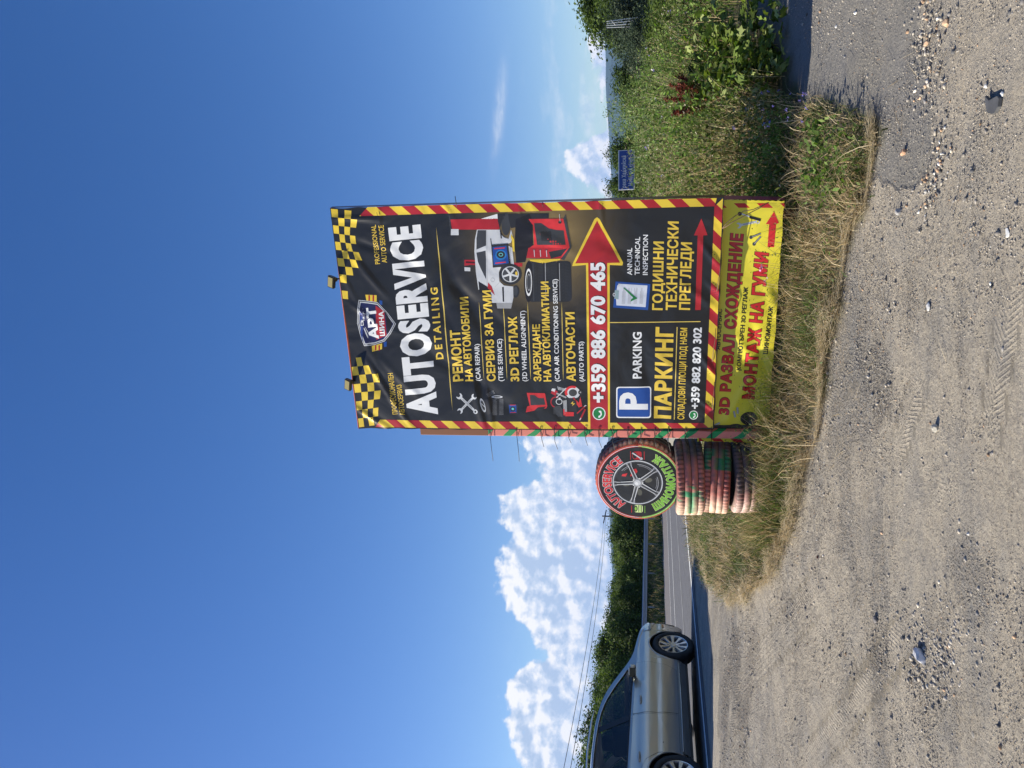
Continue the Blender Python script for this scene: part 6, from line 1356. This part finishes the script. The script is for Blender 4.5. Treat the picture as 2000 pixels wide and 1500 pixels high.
for k in range(26):
    i_ = rng.integers(0, len(P)); d_ = np.argsort(np.linalg.norm(P - P[i_], axis=1))[[0, 8, 20, 40]]; b.tube([Vector(P[j_]) - Vector((0, 0, .02)) for j_ in d_], [.004, .0035, .003, .002], 4)
b.build('stem', mat('vine_stem', (.16, .11, .06), .8), t)
# creeping leafy weed at the corner of the strip and chicory flowers
Pc = scatter([(1610, 215), (1690, 250), (1690, 330), (1650, 400), (1600, 360)], 520, soft_px=10, **isl_xy); V, T_, Cc = leaves(Pc + np.array((0, 0, 1)) * .05 * (1 + 2 * rng.random((len(Pc), 1))), .04, palette(len(Pc), FRESH), aspect=.6); stuffobj('clover', V, T_, Cc, m_leaf)
n = 22; Pf = scatter([(1555, 150), (1620, 180), (1600, 260), (1540, 250)], n, soft_px=12, ylim=(4, 12), xlim=(0, 8)); Pf[:, 2] += .10 + .22 * rng.random(n); V, T_, Cc = leaves(np.repeat(Pf, 4, 0) + rng.normal(0, .008, (n * 4, 3)), .016, palette(n * 4, [(.16, .14, .38), (.24, .22, .48)]), aspect=.8); stuffobj('chicory_flowers', V, T_, Cc, m_leaf)
Pf = np.array([tuple(at(*p_)) for p_ in ((1488, 520, 5.86), (1496, 545, 5.9), (1494, 548, 5.9), (1487, 524, 5.88))]); V, T_, Cc = leaves(np.repeat(Pf, 5, 0) + rng.normal(0, .006, (20, 3)), .016, palette(20, [(.75, .45, .65), (.7, .35, .6)]), aspect=.9); stuffobj('pink_flowers', V, T_, Cc, m_leaf)
n = 2600; a_ = rng.uniform(R(150), R(385), n); r_ = rng.uniform(.34, .60, n); P = np.stack([TC[0] + r_ * np.cos(a_), TC[1] + r_ * np.sin(a_), a_ * 0], 1); P = P[off_panel(P[:, 0], P[:, 1])]; P[:, 2] = zt(P[:, 0], P[:, 1]); n = len(P)
stuffobj('tuft_grass', *cat_([blades(P, (.15 + .20 * rng.random(n)) * (.55 + .9 * clump(P[:, 0], P[:, 1], 21, 5)), .004 + .003 * rng.random(n), .2 + .6 * rng.random(n), palette(n, STRAW[:4] + OLIVE + FRESH[:2]), 3)]), m_grass)
# thin weeds growing up in front of the yellow sheet
s_ = np.concatenate([rng.uniform(-.1, 1.76, 330), rng.uniform(-.2, .5, 260)]); P = np.array([tuple(BL + SX * a_ + NRM * (.05 + .16 * rng.random())) for a_ in s_]); P[:, 2] = zt(P[:, 0], P[:, 1]); n = len(P); hh = .16 + .25 * rng.random(n) ** 2; hh[s_ > 1.35] *= 1.35; hh[s_ < .75] *= 1.15
F1 = blades(P, hh, .003 + .002 * rng.random(n), .3 + .7 * rng.random(n), palette(n, OLIVE + STRAW[2:4]), 4); k = rng.random(n) < .4; Q = np.repeat(P[k], 4, 0); Q[:, 2] += np.repeat(hh[k], 4) * rng.random(k.sum() * 4); Q += rng.normal(0, .02, Q.shape); F2 = leaves(Q, .024, palette(len(Q), OLIVE + FRESH[:1]), aspect=.35)
stuffobj('weeds_before_sheet', *cat_([F1, F2]), m_leaf)

# ------------------------------------------------------------------ roadside things
m_galv = mat('galvanised_steel', S(150, 155, 165), .45, .8, noise=.15)
gr_ = thing('guard_rail', 'long galvanised guard rail beyond the road, half sunk in grass', 'guard rail', tuple(along(-19.3, 40))); b = MB()
prof = [(0, .98), (.06, 1.02), (.06, 1.08), (0, 1.12), (0, 1.16), (.06, 1.20), (.06, 1.26), (0, 1.30)]; vs = []; N_ = 80
for i in range(N_ + 1):
    for d_, z in prof: v = along(-19.3 + d_, 8 + i * 1.75); vs.append((v.x, v.y, z + .02))
kp = len(prof); b.add(vs, [(i * kp + j_, (i + 1) * kp + j_, (i + 1) * kp + j_ + 1, i * kp + j_ + 1) for i in range(N_) for j_ in range(kp - 1)]); b.build('beam', m_galv, gr_)
p0 = None
for i in range(34):
    v = along(-19.36, 10 + i * 4)
    if p0 is None: b = MB(); b.box((v.x, v.y, .78), (.07, .10, 1.05)); p0 = b.build('post', m_galv, gr_, origin=tuple(v)); continue
    o = p0.copy(); COL.objects.link(o); o.location = v - gr_.location
# blue river sign
sg = thing('river_sign', 'blue road sign with white border naming a river in two scripts', 'sign', tuple(at(1300, 332, 34))); SF = Vector((at(1222, 332, 34).x, 34, 0)); cz = at(1223.5, 332, 34).z; wS, hS = 77 / F_PX * 34, 31 / F_PX * 34
m_sb = mat('sign_blue', S(24, 66, 145), .45); m_sw = mat('sign_white', (.7, .72, .74), .45)
b = MB(); b.box((SF.x, 34, cz), (wS, .03, hS)); b.build('sign_panel', m_sw, sg); b = MB(); b.box((SF.x, 33.98, cz), (wS - .07, .016, hS - .07)); sp_ = b.build('sign_face', m_sb, sg)
for dx in (-.55, .55): b = MB(); b.tube([(SF.x + dx, 34.06, -.2), (SF.x + dx, 34.06, cz + .2)], .035, 8); b.build('pole', m_galv, sg)
class SignS:
    def st(s, a, b): return (a, b)
    def xyz(s, a, l): return np.stack([a[:, 0], 33.971 - l, a[:, 1]], 1)
fcur = bpy.data.curves.new('scratch', 'FONT'); fobj = bpy.data.objects.new('scratch', fcur); COL.objects.link(fobj); _nr = NRM; NRM = Vector((0, -1, 0))
for txt, x0, x1, zb, cp in (('река Хаджийска', SF.x - .78, SF.x + .62, cz + .02, .17), ('Hadjiyska river', SF.x - .70, SF.x + .50, cz - .25, .17)):
    v, f = text_mesh(txt, .012, 1.1); v[:, 0] = x0 + (v[:, 0] - v[:, 0].min()) / np.ptp(v[:, 0]) * (x1 - x0); v[:, 1] = zb + v[:, 1] / CAPH * cp; q = Prt(SignS(), grid=5); q.raw(v, f, m_sw, 1); q.build('lettering', sp_)
NRM = _nr; bpy.data.objects.remove(fobj)
# power line on the left, lattice pole on the right
pl = thing('power_pole', 'thin pole tip above the tree belt carrying two wires', 'pole', (at(1178, 1008, 110).x, 110, 0)); b = MB(); tpz = at(1176, 1008, 110).z; bx = pl.location.x; b.tube([(bx, 110, 0), (bx, 110, tpz)], [.16, .10], 8); b.tube([(bx - 1.0, 110, tpz - .2), (bx + .9, 110, tpz - .6)], .08, 5); b.build('shaft', m_dark, pl)
def wire(label, A_, B_, sag, r_=.018):
    b = MB(); A_, B_ = Vector(A_), Vector(B_); b.tube([A_.lerp(B_, f_) - Vector((0, 0, sag * 4 * f_ * (1 - f_))) for f_ in np.linspace(0, 1, 24)], r_, 4); o = b.build('overhead_wire', m_dark, None, True); tag(o, label, 'wire', 'overhead wires at the left'); return o
def xe(px, py, Y): v = at(px, py, Y); return v
wire('upper of the pair of overhead wires crossing the clouds', (bx - .9, 110, tpz - .2), tuple(xe(1087, 1505, 45) + (xe(1087, 1505, 45) - Vector((bx, 110, tpz))) * .25), .5); wire('lower of the pair of overhead wires crossing the clouds', (bx + .2, 110, tpz - .5), tuple(xe(1098, 1500, 44) + (xe(1098, 1500, 44) - Vector((bx, 110, tpz))) * .25), .6)
wire('short low wire running behind the trees above the car', tuple(xe(1156, 1330, 90)), tuple(xe(1125, 1560, 60)), .1)
lp = thing('lattice_pole', 'small pale lattice pole among the far right trees', 'pole', (at(1220, 64, 37).x, 37, 0)); b = MB(); ztp = at(1187, 64, 37).z; zbt = at(1225, 64, 37).z - 1; cx_ = lp.location.x; w0 = .16
for sx_, sy in ((-1, -1), (-1, 1), (1, -1), (1, 1)): b.tube([(cx_ + sx_ * w0, 36 + sy * w0, zbt), (cx_ + sx_ * w0 * .6, 36 + sy * w0 * .6, ztp)], .02, 4)
for k in range(9):
    z0, z1 = zbt + (ztp - zbt) * k / 9, zbt + (ztp - zbt) * (k + 1) / 9; s_ = 1 if k % 2 else -1; b.tube([(cx_ - s_ * w0 * .8, 35.87, z0), (cx_ + s_ * w0 * .8, 35.87, z1)], .014, 4)
b.build('lattice', mat('pale_steel', (.6, .62, .62), .5, .5), lp)

# ------------------------------------------------------------------ stones and gravel
ico = bmesh.new(); bmesh.ops.create_icosphere(ico, subdivisions=1, radius=1); IV = np.array([v.co[:] for v in ico.verts]); IF = np.array([[v.index for v in f.verts] for f in ico.faces]); ico.free()
OV = np.array([(1, 0, 0), (0, 1, 0), (-1, 0, 0), (0, -1, 0), (0, 0, 1), (0, 0, -.6)], float); OF = np.array([(0, 1, 4), (1, 2, 4), (2, 3, 4), (3, 0, 4), (1, 0, 5), (2, 1, 5), (3, 2, 5), (0, 3, 5)])
def pebbles(P, size, col, BV, BF):
    n = len(P); s3 = size[:, None, None] * np.stack([rng.uniform(.7, 1.4, n), rng.uniform(.6, 1.1, n), rng.uniform(.35, .8, n)], 1)[:, None, :]; V = BV[None] * s3 * rng.uniform(.72, 1.25, (n, len(BV), 1)); a = rng.random(n) * 6.28; t = rng.normal(0, .3, n)
    ct, st_ = np.cos(t)[:, None], np.sin(t)[:, None]; y_, z_ = V[:, :, 1] * ct - V[:, :, 2] * st_, V[:, :, 1] * st_ + V[:, :, 2] * ct; x_ = V[:, :, 0]; c, s_ = np.cos(a)[:, None], np.sin(a)[:, None]
    V = np.stack([x_ * c - y_ * s_, x_ * s_ + y_ * c, z_], -1) + P[:, None, :]; T = (BF[None] + (np.arange(n) * len(BV))[:, None, None]).reshape(-1, 3); return V.reshape(-1, 3), T, np.repeat(col, len(BV), 0)
m_stone, nt, p = new_mat('stone_chips'); a_ = nt.nodes.new('ShaderNodeVertexColor'); a_.layer_name = 'Col'; nt.links.new(a_.outputs[0], p.inputs['Base Color']); p.inputs['Roughness'].default_value = .85; p.inputs['Specular IOR Level'].default_value = .2
YARD = [(1500, -60), (1600, -60), (2080, -60), (2080, 1580), (1395, 1580), (1378, 1200), (1420, 1178), (1545, 1015), (1596, 850), (1642, 560), (1690, 400), (1712, 236), (1640, 190)]
SC = [(.15, .148, .15), (.21, .20, .195), (.29, .265, .235), (.37, .33, .275), (.46, .42, .36), (.42, .28, .18), (.62, .60, .56)]
gz_ = lambda P, s_: np.stack([P[:, 0], P[:, 1], P[:, 2] + s_ * .25], 1)
dgr = lambda x, y: sstep(.40, .66, fbm(x * 1.1 + 4, y * 1.9 + 20, 5) * .65 + fbm(x * .5 + 60, y * .9 + 7, 3) * .35)
P = scatter(YARD, 120000, ylim=(2.9, 8.5), xlim=(-4.5, 4.5), extra=lambda x, y: rng.random(x.size) < .30 + .7 * dgr(x, y)); s_ = .0018 + .0042 * rng.random(len(P)) ** 2.6; G1 = pebbles(gz_(P, s_), s_, palette(len(P), SC, [2, 4, 7, 8, 3, .8, .3]), OV, OF)
P = scatter(YARD, 2000, ylim=(2.9, 8.5), xlim=(-4.5, 4.5), extra=lambda x, y: rng.random(x.size) < .2 + .8 * dgr(x, y)); s_ = .005 + .009 * rng.random(len(P)) ** 3; G2 = pebbles(gz_(P, s_), s_, palette(len(P), SC, [2, 4, 6, 5, 1.2, 1, .15]), IV, IF)
PILE = [(1800, 1205), (1835, 1200), (1868, 1240), (1875, 1300), (1850, 1335), (1810, 1330), (1822, 1262)]; P = scatter(PILE, 480, ylim=(2.9, 8), xlim=(-4, 4), soft_px=34); s_ = .005 + .009 * rng.random(len(P)); G3 = pebbles(gz_(P, s_), s_, palette(len(P), SC, [2, 3, 5, 5, 1.5, .5, .2]), IV, IF)
SEAM = [(1795, -20), (1820, -20), (1822, 60), (1822, 160), (1812, 230), (1798, 200), (1800, 80)]; P = scatter(SEAM, 230, ylim=(2.9, 8), xlim=(-1, 5), soft_px=13); s_ = .003 + .011 * rng.random(len(P)) ** 1.5; G4 = pebbles(gz_(P, s_), s_, palette(len(P), SC[1:] + [(.45, .33, .23)], [3, 5, 6, 4, 1, .4, 2]), IV, IF)
SE2 = [(1835, 230), (1850, 240), (1852, 300), (1838, 380), (1815, 420), (1800, 460), (1795, 400), (1822, 300)]; P = scatter(SE2, 130, ylim=(2.9, 8), xlim=(-1, 5), soft_px=9); s_ = .004 + .008 * rng.random(len(P)); G5 = pebbles(gz_(P, s_), s_, palette(len(P), SC), IV, IF)
stuffobj('gravel', *cat_([G1, G2, G3, G4, G5]), m_stone)
def stone(px, py, size, col, label, name='stone', flat=.55, seed=0, el=(1, 1)):
    g = G(px, py); bm_ = bmesh.new(); bmesh.ops.create_icosphere(bm_, subdivisions=2, radius=1); rd = np.random.default_rng(seed + int(px)); k = size / F_PX * g.y * 1.05 / 2; pl_ = rd.normal(0, 1, (9, 3)); pl_ /= np.linalg.norm(pl_, axis=1)[:, None]
    for v in bm_.verts:
        c = np.array(v.co)
        for q_ in pl_:
            dd = c @ q_
            if dd > .62: c = c - q_ * (dd - .62)
        v.co = Vector((c[0] * k * el[0], c[1] * k * el[1], c[2] * k * flat))
    me = bpy.data.meshes.new(name); bm_.to_mesh(me); bm_.free(); me.materials.append(mat('stone_%d' % px, col, .85, noise=.25, nscale=40, bump=.002, bscale=90)); o = link(name, me); o.location = g + Vector((0, 0, k * flat * .35)); o.rotation_euler = (0, 0, rd.uniform(0, 6)); tag(o, label, 'stone'); return o
stone(1802, 1281, 36, (.60, .59, .60), 'large smooth pale stone beside the coarse gravel patch', flat=.6, el=(1.2, .8)); stone(1768, 297, 15, (.50, .30, .19), 'small orange stone on the worn asphalt', flat=.9, el=(.8, 1)); stone(1831, 836, 16, (.42, .40, .35), 'angular grey stone in the middle of the yard', flat=1.1)
stone(1712, 1208, 16, (.16, .15, .15), 'dark wedge-shaped stone on the pale dust'); stone(1927, 168, 10, (.80, .78, .74), 'round white pebble left of the dark rubber scrap', flat=.8); stone(1960, 183, 10, (.80, .79, .76), 'round white pebble right of the dark rubber scrap', flat=.8)
stone(1672, 25, 7, (.78, .76, .72), 'lone white chip on the smooth asphalt, topmost', flat=.9); stone(1634, 52, 6, (.80, .78, .74), 'lone white chip on the smooth asphalt near the shadow', flat=.9); stone(1850, 45, 17, (.50, .34, .22), 'orange-brown stone beside the gravel seam at the far right', flat=.7); stone(1810, 85, 14, (.52, .36, .24), 'flat orange stone in the gravel seam', flat=.6)
stone(1759, 413, 14, (.34, .33, .32), 'grey stone casting a long shadow below the billboard arrow', flat=1.0); stone(1897, 1060, 9, (.2, .19, .18), 'small dark pebble in the lower left yard'); stone(1893, 1043, 8, (.72, .70, .66), 'small white pebble beside a dark one in the lower left yard', flat=.8); stone(1814, 598, 18, (.50, .50, .50), 'flat whitish stone on the bluish asphalt streak', flat=.4)
stone(1968, 455, 20, (.62, .62, .60), 'flat white flake near the bottom picture edge', flat=.25, el=(1.2, .7)); stone(1903, 1434, 14, (.26, .24, .21), 'dull brown stone half pressed into dust'); stone(1598, 1088, 8, (.10, .035, .025), 'dark red-brown chip on the grey gravel')
# scrap of rubber
g = G(1945, 204); b = MB(); sp_ = [(1932, 187), (1940, 196), (1956, 187), (1960, 192), (1958, 208), (1951, 220), (1945, 222), (1937, 219), (1934, 206)]; tp = []; bt = []
for a_, c_ in sp_: v = G(a_, c_); tp.append((v.x, v.y, v.z + .018)); bt.append((v.x, v.y, v.z + .004))
n = len(sp_); b.add(tp + bt, [tuple(range(n))] + [(i, (i + 1) % n, n + (i + 1) % n, n + i) for i in range(n)]); o = b.build('rubber_scrap', mat('grey_rubber', (.075, .077, .082), .7, noise=.2), None, origin=tuple(g), recalc=True); tag(o, 'flat dark grey scrap of rubber with a notched end lying on the dust', 'scrap')
# ------------------------------------------------------------------ air
hz = MB(); hz.box((0, 2600, 180), (14000, 12000, 400))
m_haze = bpy.data.materials.new('air_haze'); m_haze.use_nodes = True; hn = m_haze.node_tree; hn.nodes.clear()
ho = hn.nodes.new('ShaderNodeOutputMaterial'); hv = hn.nodes.new('ShaderNodeVolumePrincipled')
hv.inputs['Color'].default_value = (.36, .56, 1.0, 1); hv.inputs['Density'].default_value = 0.7e-4
hn.links.new(hv.outputs[0], ho.inputs['Volume'])
hazo = hz.build('haze', m_haze); tag(hazo, kind='stuff')
